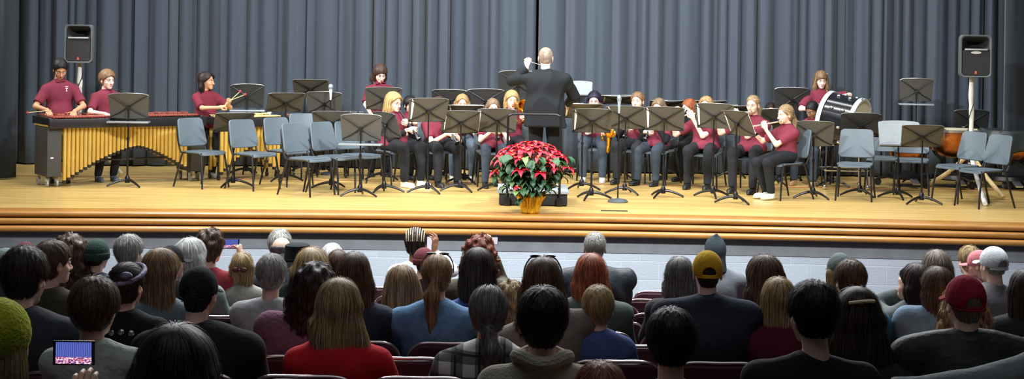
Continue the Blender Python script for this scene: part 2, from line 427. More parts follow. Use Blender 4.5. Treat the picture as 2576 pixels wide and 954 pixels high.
SKIN={'fair':hx(236,196,174),'pale':hx(242,206,190),'tan':hx(196,146,112),'brown':hx(134,92,66)}
def person(name_lab, H, floorz, yaw, seat=None, S=1., w=1., skin='fair', head=(0,0,0), hair=None, haircol=('brown',hx(70,50,36)),
           top=None, topcol=None, sleeve=.5, hem=.0, legs=None, legcol=None, shoe='shoe_black', hands=None, poles=None, feet=None,
           lean=(0,0), hh=.011, hn=400, hsw=.003, hcurl=(.7,.7), hdir=None, belly=0., bust=0., hat=None, group=None, extras=None, hs=1., toph=None, amp=.004,
           knees=None, shoulders=1., collar=.2, audience=False, jacket=False, armskin=True, handspread=1., under=None, hpoint=(False,False)):
    """H = head centre (eye level) in the world; yaw turns the whole figure; local frame faces -Y"""
    ry=Matrix.Rotation(-yaw,3,'Z')
    px=Vector((H[0],H[1],0))
    # pelvis under the head, pushed back by the lean
    lx,ly=lean
    off=Matrix.Rotation(yaw,3,'Z')@Vector((lx,ly,0))
    base=Vector((H[0]+off.x,H[1]+off.y,floorz))
    root=empty('person',base,yaw,name_lab,'person',group)
    lh=np.array([-lx,-ly,H[2]-floorz],float)
    Rh=rotm(*head)
    p1=lh+np.array([0,.035,-.17])*S*1.0+np.array([0.,.0,0.]); 
    pz=(seat+.095*S) if seat is not None else .93*S
    if seat is None and feet is None: pz=min(pz,p1[2]-.40*S); 
    p0=np.array([0,0.02,pz])
    u=nrm(p1-p0); Lt=np.linalg.norm(p1-p0); X=np.array([1,0,0.]); Y=nrm(np.cross(u,X)); X=np.cross(Y,u); M=np.stack([X,Y,u],1).astype(np.float32)
    sw=.165*w*shoulders*S
    sh={s:p1-u*.085*S+X*sw*s+Y*(-.005) for s in(-1,1)}
    k=S
    def torso(Q,g=0.):
        e=lambda t,c,r: ell(Q,tuple(p0+u*Lt*t+Y*c),(r[0]*w*k+g,r[1]*(.5+.5*w)*k+g,r[2]*k+g),M)
        d=e(.04,.01,(.162,.118,.125)); d=smin(d,e(.36,-.0-belly*.3,(.142,.105+belly,.16)),.06); d=smin(d,e(.68,-.0,(.16,.112,.17)),.06)
        if bust:
            for s in(-1,1): d=smin(d,ell(Q,tuple(p0+u*Lt*.66+X*s*.07*w-Y*.085),(.06+g,.05+g,.06+g)),.04)
        for s in(-1,1): d=smin(d,cone(Q,p1-u*.03*k+X*s*.02,sh[s],.045*k+g,(.052)*k+g),.045)
        return d
    HD=lh+Rh@np.array([0,.03,-.12])*hs
    neck=lambda Q,g=0.: cone(Q,p1-u*.03,HD,.056*k+g,.051*k+g)
    # arms
    UA,FA=.285*S,.25*S
    el={};wr={}
    for i,s in enumerate((-1,1)):
        hp=hands[i] if hands and hands[i] is not None else (sh[s]+np.array([s*.05,-.12,-.44*S]) if seat is None else np.array([s*.12,-.30*S,pz+.12]))
        po=(poles[i] if poles and poles[i] is not None else (s*.7,.6,-.6))
        el[s],wr[s]=ik(sh[s],hp,UA,FA,po)
    # legs
    TH_,SHN=.43*S,.42*S; hp_={s:p0+np.array([s*.085*w**.5*S,0,-.01]) for s in(-1,1)}; kn={};an={}
    for i,s in enumerate((-1,1)):
        if feet: fp=np.array(feet[i],float)
        elif seat is not None: fp=np.array([s*.13,-.42*S,.085])
        else: fp=np.array([s*.1,.02,.085])
        kp=knees[i] if knees else ((s*.15,-1,.9) if seat is not None else (s*.1,-1,0))
        kn[s],an[s]=ik(hp_[s],fp,TH_,SHN,kp)
    lw=.6+.4*w
    def legsd(Q,g=0.,s=None):
        d=None
        for q in((-1,1) if s is None else (s,)):
            e=smin(cone(Q,hp_[q],kn[q],.082*k*lw+g,.055*k*lw+g),cone(Q,kn[q],an[q],.054*k*lw+g,.038*k+g),.03)
            d=e if d is None else smin(d,e,.012)
        return d
    # --- body (skin)
    def bf(Q):
        d=smin(torso(Q,-.016),neck(Q),.03)
        for s in(-1,1):
            a=smin(cone(Q,sh[s],el[s],.043*k,.036*k),cone(Q,el[s],wr[s],.036*k,.025*k),.015)
            d=smin(d,a,.02)
        return smin(d,legsd(Q,-.012),.03)
    pts=np.array([p0,p1,HD,*sh.values(),*el.values(),*wr.values(),*kn.values(),*an.values(),*hp_.values()])
    lo=pts.min(0)-.18; hi=pts.max(0)+.16; hi[2]=max(HD[2],max(wr[-1][2],wr[1][2]))+.07
    lo[0]-=.05*w; hi[0]+=.05*w; lo[2]=max(lo[2],-.02)
    bv,bfc=nets(bf,lo,hi,.016 if audience else .013)
    parts=[(bv,bfc)]
    hv,hf,hm=head_arrays(.008 if audience else .0045)
    parts.append(((hv*hs)@Rh.T.astype(np.float32)+lh.astype(np.float32),hf,hm))
    for i,s in enumerate((-1,1)):
        fd=wr[s]-el[s]; pn=(-s*.8,.0,-.5)
        if hdir and hdir[i]: fd,pn=hdir[i]
        fr=frame(fd,pn)
        # s=-1 : person's right hand.  thumb side must point inward/up
        vv,ff=hand_arrays(hcurl[i],left=(s==-1),spread=handspread,point=hpoint[i],h=.006 if audience else .0036)
        parts.append((vv*S@fr.T.astype(np.float32)+np.asarray(wr[s]+nrm(fd)*.02,np.float32),ff))
    v,f,mi=cat_(parts)
    o=link('body',npmesh('body',v,f,mi),None,root)
    hc=hairm(haircol[0],haircol[1])
    for m in(mat('skin_'+skin,SKIN[skin],.5,spec=.4,noise=.05,nscale=30),mat('eye_white',(.75,.72,.68),.3),mat('eye_iris',(.02,.014,.01),.2),mat('lip_'+skin,tuple(np.array(SKIN[skin])*A(.75,.42,.42)),.45),mat('brow_'+haircol[0],tuple(c*.6 for c in haircol[1]),.8)): o.data.materials.append(m)
    # --- top
    g=.012 if not jacket else (.024 if jacket is True else jacket)
    seed=hash(name_lab)%9973 if False else sum(map(ord,name_lab))
    hemz=p0[2]-hem-.02; 
    sp=sleeve
    def tf(Q):
        d=torso(Q,g)
        if hem>.0 and seat is None:
            d=smin(d,cone(Q,p0+u*.0,p0-np.array([0,0,hem+.1]),.15*w*k+g,(.165 if w<1.3 else .188)*w*k+g)*.9,.06)
        if hem>0 and seat is not None:
            for s in(-1,1): d=smin(d,cone(Q,hp_[s],hp_[s]+(kn[s]-hp_[s])*.35,.09*k*lw+g,.08*k*lw+g),.03)
            d=smin(d,cone(Q,p0+np.array([0,-.03,0]),p0+np.array([0,-.17*k,-.005]),.10*k*lw,.085*k*lw),.04)
        if seat is not None: d=smax(d,(p0[2]+.02)-Q[:,2] if hem<=0 else -(Q[:,2]-p0[2]+.035),.01)
        else: d=smax(d,hemz-Q[:,2]+.012*np.sin(Q[:,0]*25)*0,.008)
        for s in(-1,1):
            if sp<=1:
                e1=sh[s]+(el[s]-sh[s])*sp; a=cone(Q,sh[s],e1,.055*k+g,.05*k+g*1.3); n=nrm(el[s]-sh[s]).astype(np.float32); a=smax(a,(Q-e1.astype(np.float32))@n,.006)
            else:
                a=cone(Q,sh[s],el[s],.052*k+g,.042*k+g); t=min(sp-1,1); e1=el[s]+(wr[s]-el[s])*t
                b=cone(Q,el[s],e1,.042*k+g,.031*k+g); n=nrm(wr[s]-el[s]).astype(np.float32); b=smax(b,(Q-e1.astype(np.float32))@n,.006); a=smin(a,b,.02)
            d=smin(d,a,.03)
        if collar:
            cc=cone(Q,p1-u*.025,p1+(HD-p1)*collar,.066*k+g*.6,.06*k+g*.6); inn=cone(Q,p1,HD+(HD-p1),.06*k,.055*k); cc=smax(smax(cc,-inn,.006),((Q-(p1+(HD-p1)*collar).astype(np.float32))@nrm(HD-p1).astype(np.float32)),.006); d=smin(d,cc,.02)
        d=d+fold(Q,amp,seed)
        # neckline
        if not collar: d=smax(d,-(neck(Q,.008)),.006)
        return d
    lo2=lo.copy(); lo2[2]=max(0,p0[2]-hem-.16); hi2=hi.copy()
    a=np.array([p1,*sh.values(),*el.values(),*(wr.values() if sp>1 else el.values())]); hi2[2]=max(a[:,2].max()+.1,p1[2]+.12)
    tv,tfc=nets(tf,lo2,hi2,hh)
    to=link(top or 'shirt',npmesh('top',tv,tfc),topcol,root)
    # --- legs
    gl=.014
    def lf(Q):
        d=smin(ell(Q,tuple(p0+u*.0),(.158*w*k+gl,.115*(.5+.5*w)*k+gl,.13*k),M),legsd(Q,gl),.04)
        d=smax(d,Q[:,2]-(p0[2]+.1),.01)
        for s in(-1,1):
            pass
        d=smax(d,(.075*S)-Q[:,2] if seat is None or feet is None else (min(an[-1][2],an[1][2])-.02)-Q[:,2],.01)
        return d+fold(Q,.004,seed+5,22)
    lo3=lo.copy(); hi3=hi.copy(); hi3[2]=max(p0[2]+.13,kn[-1][2]+.1,kn[1][2]+.1)
    lv,lfc=nets(lf,lo3,hi3,.018 if audience else .012)
    link('trousers',npmesh('trousers',lv,lfc),legcol or cloth('cloth_black_trousers',hx(30,31,34)),root)
    # --- shoes
    for s in(-1,1):
        a=an[s]; sd=nrm(np.array([a[0]-kn[s][0],min(a[1]-kn[s][1],-.05)*0-1.,0])) if feet is None else nrm((s*.15,-1,0))
        ang=math.atan2(sd[0],-sd[1]); z0=max(a[2]-.085,.0)
        sv,sf=shoe_arrays(.011 if audience else .008)
        Rz=np.array(Matrix.Rotation(ang,3,'Z')); pos=np.array([a[0],a[1],z0])
        so=link('shoe',npmesh('shoe',(sv*S)@Rz.T.astype(np.float32)+pos.astype(np.float32),sf),mat(shoe,*{'shoe_black':(hx(24,24,26),.5),'shoe_white':(hx(225,225,222),.6),'shoe_gray':(hx(96,104,120),.7),'shoe_tan':(hx(150,118,84),.7)}[shoe]),root)
    # --- hair
    if hair:
        st,hp=hair; hp=dict(hp); hp.setdefault('seed',seed%17)
        v,f,t=hair_arrays(st,hp,hn,hsw,.0075 if audience else .006)
        if hs!=1 or True: v=v*hs
        o=link('hair',npmesh('hair',v@Rh.T.astype(np.float32)+lh.astype(np.float32),f,None,t),hc,root)
    if hat: 
        for nm,(v,f),m in hat: link(nm,npmesh(nm,(v*hs)@Rh.T.astype(np.float32)+lh.astype(np.float32),f),m,root)
    info=dict(root=root,p0=p0,p1=p1,sh=sh,el=el,wr=wr,lh=lh,Rh=Rh,kn=kn,an=an,M=M,u=u,X=X,Y=Y,S=S,w=w,base=base,yaw=yaw,tv=tv,tf=tfc,Lt=Lt)
    return info
_S={}
def shoe_arrays(h):
    if h not in _S:
        def f(Q):
            d=ell(Q,(0,-.105,.035),(.044,.09,.036)); d=smin(d,ell(Q,(0,.02,.045),(.036,.05,.045)),.03); d=smin(d,cone(Q,(0,.01,.05),(0,.015,.1),.04,.042),.02)
            sole=smax(np.sqrt((Q[:,0]/.046)**2+((Q[:,1]+.06)/.145)**2)*.05-.05,np.abs(Q[:,2]-.012)-.012,.004)
            return smax(smin(d,sole,.006),-Q[:,2],.002)
        _S[h]=nets(f,(-.07,-.22,-.01),(.07,.1,.11),h)
    return _S[h]
def W(info, local):  # local point of a person to the world
    b=info['base']; return Vector(b)+Matrix.Rotation(info['yaw'],3,'Z')@Vector(tuple(float(c) for c in local))
def child(info, name, arrays, m):
    v,f=arrays[:2]; return link(name,npmesh(name,np.asarray(v,np.float32),f),m,info['root'])
def glasses(info, m=None):
    mb=MB()
    for s in(-1,1):
        mb.tube([(s*.033+.02*math.cos(a),-.102,.0+.016*math.sin(a)) for a in [i*math.pi/8 for i in range(16)]],.0016,5,closed=True)
        mb.tube([(s*.053,-.1,.004),(s*.078,-.06,.004),(s*.082,.01,-.002)],.0016,5)
    mb.tube([(-.013,-.103,.003),(.013,-.103,.003)],.0016,5)
    R=info['Rh']; lh=info['lh']
    mb.v=[tuple(R@np.array(v)+lh) for v in mb.v]
    return mb.build('glasses',m or mat('frame_black',hx(20,20,22),.3),info['root'])
# ---------------------------------------------------------------- camera, view, lights
sc=bpy.context.scene
cam=bpy.data.cameras.new('camera'); cam.sensor_width=36; cam.lens=36*F/2576; cam.shift_y=-(477-89)/2576; cam.clip_end=200
co=bpy.data.objects.new('camera',cam); C.objects.link(co)
Rm=Matrix(((CT,-SN,0),(0,0,-1),(SN,CT,0)))     # right, up, back columns
co.matrix_world=Matrix.Translation((0,0,CAMZ))@Rm.to_4x4(); sc.camera=co
sc.view_settings.view_transform='Standard'; sc.view_settings.look='None'; sc.view_settings.exposure=0.0; sc.view_settings.gamma=1
sc.view_settings.use_curve_mapping=False
wd=bpy.data.worlds.new('world'); sc.world=wd; wd.use_nodes=True; wd.node_tree.nodes['Background'].inputs[0].default_value=(.6,.7,.9,1); wd.node_tree.nodes['Background'].inputs[1].default_value=.02
def area(name,loc,tgt,en,sx,sy,col=(1,1,1),spread=180):
    l=bpy.data.lights.new(name,'AREA'); l.shape='RECTANGLE'; l.size=sx; l.size_y=sy; l.energy=en; l.color=col; l.spread=math.radians(spread)
    o=bpy.data.objects.new(name,l); C.objects.link(o); o.location=loc
    o.rotation_euler=(Vector(tgt)-Vector(loc)).to_track_quat('-Z','Y').to_euler(); return o
area('border_light',(0,18.6,7.6),(0,19.4,1.15),530,11,.5,(1,.98,.94))
area('border_light',(0,21.0,7.6),(0,21.6,1.15),280,11,.5,(.95,.98,1))
area('front_light',(-4.2,10.5,8.3),(.6,20.5,2.0),360,1.2,.5,(.96,.98,1),80)
area('front_light',(4.2,10.5,8.3),(-.6,20.5,2.0),360,1.2,.5,(.96,.98,1),80)
area('apron_light',(0,14.8,8.2),(0,17.4,.9),110,9,.4,(.93,.97,1),110)
area('front_row_light',(0,12.6,8.8),(0,12.2,0),330,11,.6,(.93,.97,1),80)
area('house_fill',(0,5,8.6),(0,7,0),100,9,5,(.85,.92,1))  # added ambient fill for the hall, not a known fixture
area('audience_rim_fill',(0,17.6,8.8),(0,9.5,1.2),620,12,.5,(.95,.97,1),110)  # added lamp facing the seats, gives heads and shoulders a bright rim
area('side_light',(-8.2,19.5,6.5),(2,22.8,2.5),260,.6,2.2,(1,.98,.95),100)  # added from the side to model the curtain folds

# ---------------------------------------------------------------- setting
def edge_d(x): return 17.22-.0095*(x-.2)**2
def struct(mb,name,m,smooth=False): o=mb.build(name,m,smooth=smooth); o['kind']='structure'; return o
def strip(prof,x0=-9,x1=9,n=48,closed=False):
    "extrude a (dy,z) profile along the curved stage edge"
    mb=MB(); vs=[];fs=[]; m=len(prof)
    for i in range(n+1):
        x=x0+(x1-x0)*i/n; e=edge_d(max(-7.5,min(7.5,x)))
        for dy,z in prof: vs.append((x,e+dy,z))
    for i in range(n):
        for k in range(m-1): fs.append((i*m+k,(i+1)*m+k,(i+1)*m+k+1,i*m+k+1))
    return mb.add(vs,fs)
def wood_floor():
    m=bpy.data.materials.new('stage_wood'); m.use_nodes=True; nt=m.node_tree; L=nt.links; b=nt.nodes['Principled BSDF']
    tc=nt.nodes.new('ShaderNodeTexCoord'); br=nt.nodes.new('ShaderNodeTexBrick'); L.new(tc.outputs['Object'],br.inputs['Vector'])
    br.inputs['Scale'].default_value=1; br.inputs['Brick Width'].default_value=1.3; br.inputs['Row Height'].default_value=.057; br.inputs['Mortar Size'].default_value=.0012
    br.inputs['Color1'].default_value=(*hx(218,186,116),1); br.inputs['Color2'].default_value=(*hx(200,166,94),1); br.inputs['Mortar'].default_value=(*hx(176,140,76),1); br.offset=.37
    n=nt.nodes.new('ShaderNodeTexNoise'); mp=nt.nodes.new('ShaderNodeMapping'); mp.inputs['Scale'].default_value=(.6,14,1); L.new(tc.outputs['Object'],mp.inputs[0]); L.new(mp.outputs[0],n.inputs['Vector']); n.inputs['Scale'].default_value=1.6; n.inputs['Detail'].default_value=5
    mx=nt.nodes.new('ShaderNodeMix'); mx.data_type='RGBA'; mx.blend_type='MULTIPLY'; mx.inputs[0].default_value=.75
    rp=nt.nodes.new('ShaderNodeMapRange'); rp.inputs[1].default_value=.3; rp.inputs[2].default_value=.7; rp.inputs[3].default_value=.72; rp.inputs[4].default_value=1.1
    L.new(n.outputs[0],rp.inputs[0]); L.new(br.outputs[0],mx.inputs[6]); L.new(rp.outputs[0],mx.inputs[7]); L.new(mx.outputs[2],b.inputs['Base Color'])
    b.inputs['Roughness'].default_value=.3; b.inputs['Specular IOR Level'].default_value=.5
    n2=nt.nodes.new('ShaderNodeTexNoise'); n2.inputs['Scale'].default_value=5; L.new(tc.outputs['Object'],n2.inputs['Vector']); bp=nt.nodes.new('ShaderNodeBump'); bp.inputs['Strength'].default_value=.12; bp.inputs['Distance'].default_value=.01
    L.new(n2.outputs[0],bp.inputs['Height']); L.new(bp.outputs[0],b.inputs['Normal']); return m
mb=MB(); n=48; vs=[];fs=[]
for i in range(n+1):
    x=-9+18*i/n; vs+= [(x,edge_d(max(-7.5,min(7.5,x)))-.0,ST),(x,26,ST)]
for i in range(n): fs.append((2*i,2*i+2,2*i+3,2*i+1))
mb.add(vs,fs); struct(mb,'floor_stage',wood_floor())
nose=mat('nosing_wood',hx(170,118,54),.34,spec=.5,noise=.18,nscale=6,stretch=(.5,4,4),coat=.3)
def nosing(y0,z0,h,name):
    pr=[(.3,z0)]+[(y0-.028*math.sin(a)-0.0, z0-h*.5+h*.5*math.cos(a)) for a in [i*math.pi/10 for i in range(11)]]+[(y0+.05,z0-h)]
    struct(strip(pr),name,nose,True)
nosing(.0,ST+.001,.062,'trim_1'); nosing(-.03,ST-.072,.066,'trim_2'); nosing(-.06,ST-.149,.066,'trim_3')
struct(strip([(-.035,ST-.216),(-.006,ST-.222),(-.006,ST-.39)]),'trim_4',mat('band_dark_grey',hx(112,116,120),.8,noise=.12,nscale=5,bump=.2,bscale=80))  # strip of darker grey between the nosings and the block wall
def cmu():
    m=bpy.data.materials.new('painted_block'); m.use_nodes=True; nt=m.node_tree; L=nt.links; b=nt.nodes['Principled BSDF']
    tc=nt.nodes.new('ShaderNodeTexCoord'); mp=nt.nodes.new('ShaderNodeMapping'); mp.inputs['Rotation'].default_value=(math.pi/2,0,0); mp.inputs['Location'].default_value=(.12,-.675+.0,0)
    sp=nt.nodes.new('ShaderNodeSeparateXYZ'); cb=nt.nodes.new('ShaderNodeCombineXYZ'); L.new(tc.outputs['Object'],sp.inputs[0]); L.new(sp.outputs[0],cb.inputs[0])
    ad=nt.nodes.new('ShaderNodeMath'); ad.operation='ADD'; ad.inputs[1].default_value=-.675+.203*10; L.new(sp.outputs[2],ad.inputs[0]); L.new(ad.outputs[0],cb.inputs[1])
    br=nt.nodes.new('ShaderNodeTexBrick'); L.new(cb.outputs[0],br.inputs['Vector']); br.inputs['Scale'].default_value=1; br.inputs['Brick Width'].default_value=.406; br.inputs['Row Height'].default_value=.203; br.inputs['Mortar Size'].default_value=.006; br.inputs['Mortar Smooth'].default_value=.3
    br.inputs['Color1'].default_value=(*hx(176,186,196),1); br.inputs['Color2'].default_value=(*hx(168,178,188),1); br.inputs['Mortar'].default_value=(*hx(184,194,204),1)
    L.new(br.outputs[0],b.inputs['Base Color']); b.inputs['Roughness'].default_value=.6
    n2=nt.nodes.new('ShaderNodeTexNoise'); n2.inputs['Scale'].default_value=70; L.new(tc.outputs['Object'],n2.inputs['Vector'])
    a2=nt.nodes.new('ShaderNodeMath'); a2.operation='MULTIPLY_ADD'; a2.inputs[1].default_value=-2.; L.new(br.outputs['Fac'],a2.inputs[0]); L.new(n2.outputs[0],a2.inputs[2])
    bp=nt.nodes.new('ShaderNodeBump'); bp.inputs['Strength'].default_value=.5; bp.inputs['Distance'].default_value=.006; L.new(a2.outputs[0],bp.inputs['Height']); L.new(bp.outputs[0],b.inputs['Normal']); return m
struct(strip([(-.0,ST-.389),(-.0,-.02)]),'wall_stage_front',cmu())
carpet=mat('house_carpet',hx(52,44,46),.95,noise=.2,nscale=60,bump=.3,bscale=200)
struct(MB().add([(-9,-3,1.539+.3225),(9,-3,1.539+.3225),(9,14.3,0),(-9,14.3,0),(9,17.6,0),(-9,17.6,0)],[(0,1,2,3),(3,2,4,5)]),'floor_house',carpet)
wallm=mat('house_wall',hx(84,82,84),.9,noise=.08,nscale=3)
for s,nm in((-1,'left'),(1,'right')): struct(MB().box((s*9.1,11.5,4.3),(.2,29.4,9.6)),'wall_'+nm,wallm)
struct(MB().box((0,-3.1,4.3),(18.4,.2,9.6)),'wall_back',wallm)
struct(MB().box((0,26.1,4.8),(18.4,.2,9)),'wall_stage_rear',mat('stage_rear_wall',hx(40,42,46),.9))
struct(MB().box((0,11.5,9.2),(18.4,29.4,.2)),'ceiling',mat('ceiling_dark',hx(70,70,72),.9))
# red line taped across the stage floor
struct(MB().box((0,P(60,443,20.97).y,ST+.0015),(17,.035,.003)),'trim_5',mat('tape_red',hx(150,66,40),.6))

# ---------------------------------------------------------------- curtains
def curtain_mat():
    m=mat('velour_slate',hx(67,75,85),.95,spec=.1,noise=.05,nscale=60,sheen=.12); return m
def curtain(name,x0,x1,y,seed,label,folds=None,amp=.2,z1=9.05,fullness=1.,m=None):
    r=random.Random(seed); xs=[x0]; 
    while xs[-1]<x1: xs.append(xs[-1]+r.choice([.11,.14,.17,.2,.26,.34])*fullness*r.uniform(.8,1.25))
    xs[-1]=x1; N=int((x1-x0)/.016); pts=[]; zs=[ST+.02,ST+.5,ST+1.6,3.8,5.5,7.3,z1]
    am=[r.uniform(.45,1.) for _ in xs]; dr=[r.uniform(-.05,.05) for _ in xs]; rm=[r.uniform(-.03,.03) for _ in xs]; sk=[r.uniform(.28,.72) for _ in xs]
    vs=[];fs=[]
    for j,z in enumerate(zs):
        for i in range(N+1):
            x=x0+(x1-x0)*i/N; k=0
            t=(ST+9-z)/9
            k=max(0,min(len(xs)-2,int(np.searchsorted(xs,x))-1)); u=(x-xs[k])/(xs[k+1]-xs[k]+1e-6)
            u=max(0,min(1,u)); s=sk[k]; u2=.5*u/s if u<s else .5+.5*(u-s)/(1-s)
            w=xs[k+1]-xs[k]
            dep=math.sin(math.pi*u2)**.6*min(amp,w*1.1)*am[k]
            dep+=.012*math.sin(x*47+seed)*math.sin(z*.6+x*3)+.03*math.sin(x*1.7+seed)
            vs.append((x+rm[k]*(1-t)*math.sin(math.pi*u)*.8+dr[k]*t*math.sin(math.pi*u),y-dep,z))
    for j in range(len(zs)-1):
        for i in range(N): a=j*(N+1)+i; fs.append((a,a+1,a+N+2,a+N+1))
    o=MB().add(vs,fs).build(name,m or curtain_mat()); md=o.modifiers.new('thickness','SOLIDIFY'); md.thickness=.006
    tag(o,label,'curtain'); return o
xat=lambda px,d: P(px,250,d).x
y0=22.85
curtain('stage_curtain',xat(52,y0)-2.4,xat(446,y0),y0,11,'slate grey pleated curtain panel behind the standing marimba players at the left',None,.2)
curtain('stage_curtain',xat(438,y0),xat(1348,y0),y0+.16,23,'wide slate grey pleated curtain panel between the mallet girl and the conductor',None,.2)
curtain('stage_curtain',xat(1352,y0),xat(2472,y0),y0-.02,37,'wide slate grey pleated curtain panel reaching from the conductor to the right loudspeaker',None,.2)
curtain('stage_curtain',xat(2474,y0),xat(2474,y0)+2.6,y0+.1,41,'dark grey pleated curtain panel at the far right behind the covered timpani',None,.2)
dm=mat('velour_black',hx(42,47,54),.95,spec=.1,noise=.1,nscale=40,sheen=.2)
yl=FL(25,450).y
curtain('leg_curtain',-8.9,xat(44,yl),yl,5,'dark narrow leg curtain hanging at the left edge of the stage',None,.16,m=dm)
curtain('leg_curtain',xat(2562,yl),8.9,yl+.6,6,'dark leg curtain hanging at the right edge of the stage beyond the timpani',None,.16,m=dm)
# masking valance and grid of the stage house are above the picture
# ---------------------------------------------------------------- stage props
def rplate(w_top,w_bot,h,th,r,curve=0.,M=None,c=(0,0,0),arch=0.,nseg=6,inset=0.):
    "rounded upright plate in XZ, z from 0 to h, facing -Y"
    out=[]
    cs=[(w_bot/2-r,r,-90),( w_top/2-r,h-r,0),(-w_top/2+r,h-r,90),(-w_bot/2+r,r,180)]
    for cx,cz,a0 in cs:
        for i in range(nseg+1):
            a=math.radians(a0+90*i/nseg); out.append((cx+r*math.cos(a),cz+r*math.sin(a)))
    # add points along the top and bottom for the bend
    def dens(o):
        res=[]
        for i,(x,z) in enumerate(o):
            x2,z2=o[(i+1)%len(o)]; res.append((x,z))
            k=int(max(abs(x2-x),abs(z2-z))/.06)
            for j in range(1,k): res.append((x+(x2-x)*j/k,z+(z2-z)*j/k))
        return res
    out=dens(out); n=len(out); W_=max(w_top,w_bot)/2
    f=lambda x,z,y:(x,y+curve*(x/W_)**2,z+(arch*(1-(x/W_)**2) if z>h*.5 else 0))
    b=.25*th
    vs=[]; rings=[(1-.5*th/max(w_top,h),-th/2),(1,-th/2+b),(1,th/2-b),(1-.5*th/max(w_top,h),th/2)]
    for s,y in rings: vs+=[f(x*s,h/2+(z-h/2)*s,y) for x,z in out]
    fs=[]
    for k in range(3):
        for i in range(n): j=(i+1)%n; fs.append((k*n+i,k*n+j,(k+1)*n+j,(k+1)*n+i))
    # caps as strips: mirror pairs
    def cap(k,flip):
        base=k*n; c0=len(vs); 
        s,y=rings[k]; gx=7
        vs.extend([f(0,h/2,y)])
        for i in range(n):
            j=(i+1)%n; t=(base+i,base+j,c0) ; fs.append(t if flip else t[::-1])
    cap(0,False); cap(3,True)
    M=(Matrix.Translation(Vector(c))@(M.to_4x4() if M else Matrix()))
    mb=MB(); mb.add([M@Vector(v) for v in vs],fs); return mb
CH_SHELL=mat('chair_shell_grey',hx(88,101,110),.45,noise=.04,nscale=90,bump=.15,bscale=300)
CH_LEG=mat('chair_frame_black',hx(34,33,36),.4,metal=.3)
def make_chair(label,loc,rz,group='empty orchestra chairs'):
    t=empty('orchestra_chair',loc,rz,label,'chair',group)
    s=MB()
    # seat: rounded slab with a waterfall front
    vs=[];fs=[]; nx,ny=10,10
    for side in(0,1):
        for i in range(nx+1):
            for j in range(ny+1):
                a=-1+2*i/nx; b=-1+2*j/ny
                x=a*.222*(1-.1*(b*.5+.5)); y=b*.215
                rr=(abs(a)**4+abs(b)**4); q=1 if rr<=1 else rr**-.25
                x*=q;y*=q; z=.45-.012*(1-a*a)*(1-b*b)-(.025*max(0,-b-.6)/.4 if b<-.6 else 0)-(.016 if side else 0)
                vs.append((x,y,z))
    N=(nx+1)*(ny+1)
    for i in range(nx):
        for j in range(ny):
            a=i*(ny+1)+j; fs.append((a,a+ny+1,a+ny+2,a+1)); fs.append((N+a,N+a+1,N+a+ny+2,N+a+ny+1))
    bd=[(i,0) for i in range(nx)]+[(nx,j) for j in range(ny)]+[(i,ny) for i in range(nx,0,-1)]+[(0,j) for j in range(ny,0,-1)]
    ix=[i*(ny+1)+j for i,j in bd]
    for k in range(len(ix)): a,b=ix[k],ix[(k+1)%len(ix)]; fs.append((a,N+a,N+b,b))
    s.add(vs,fs).build('seat',CH_SHELL,t)
    T=Matrix.Rotation(math.radians(-13),3,'X')
    rplate(.40,.445,.35,.028,.05,-.03,T,(0,.235,.50),arch=.008).build('backrest',CH_SHELL,t)
    fr=MB()
    for x in(-1,1):
        fr.tube(subdiv_curve([(x*.2,.20,.43),(x*.205,.235,.50),(x*.2,.275,.62),(x*.17,.315,.78)],4),.011,8)
        fr.tube([(x*.19,-.17,.43),(x*.19,.2,.43)],.011,8)
    fr.tube([(-.19,-.16,.428),(.19,-.16,.428)],.01,8).tube([(-.19,.18,.428),(.19,.18,.428)],.01,8)
    fr.build('seat_frame',CH_LEG,t)
    for x in(-1,1):
        MB().tube([(x*.19,-.15,.43),(x*.205,-.195,.2),(x*.215,-.215,0)],[.0125,.0125,.011],8).build('leg',CH_LEG,t)
        MB().tube([(x*.195,.18,.44),(x*.21,.25,.2),(x*.225,.31,0)],[.0125,.0125,.011],8).build('leg',CH_LEG,t)
    return t
DESK=mat('stand_desk_floor_bounce',hx(74,72,66),.5,noise=.06,nscale=30,bump=.1,bscale=200); DDK=mat('stand_desk_black',hx(38,38,38),.5,noise=.06,nscale=30); BLK=mat('stand_metal_black',hx(22,21,24),.38,metal=.2); RIM=mat('stand_rim_lit',hx(150,152,152),.3,metal=.6)  # desk olive holds light bounced off the floor, rim grey the lit top lip
PAPER=mat('paper_white',hx(235,236,238),.8)
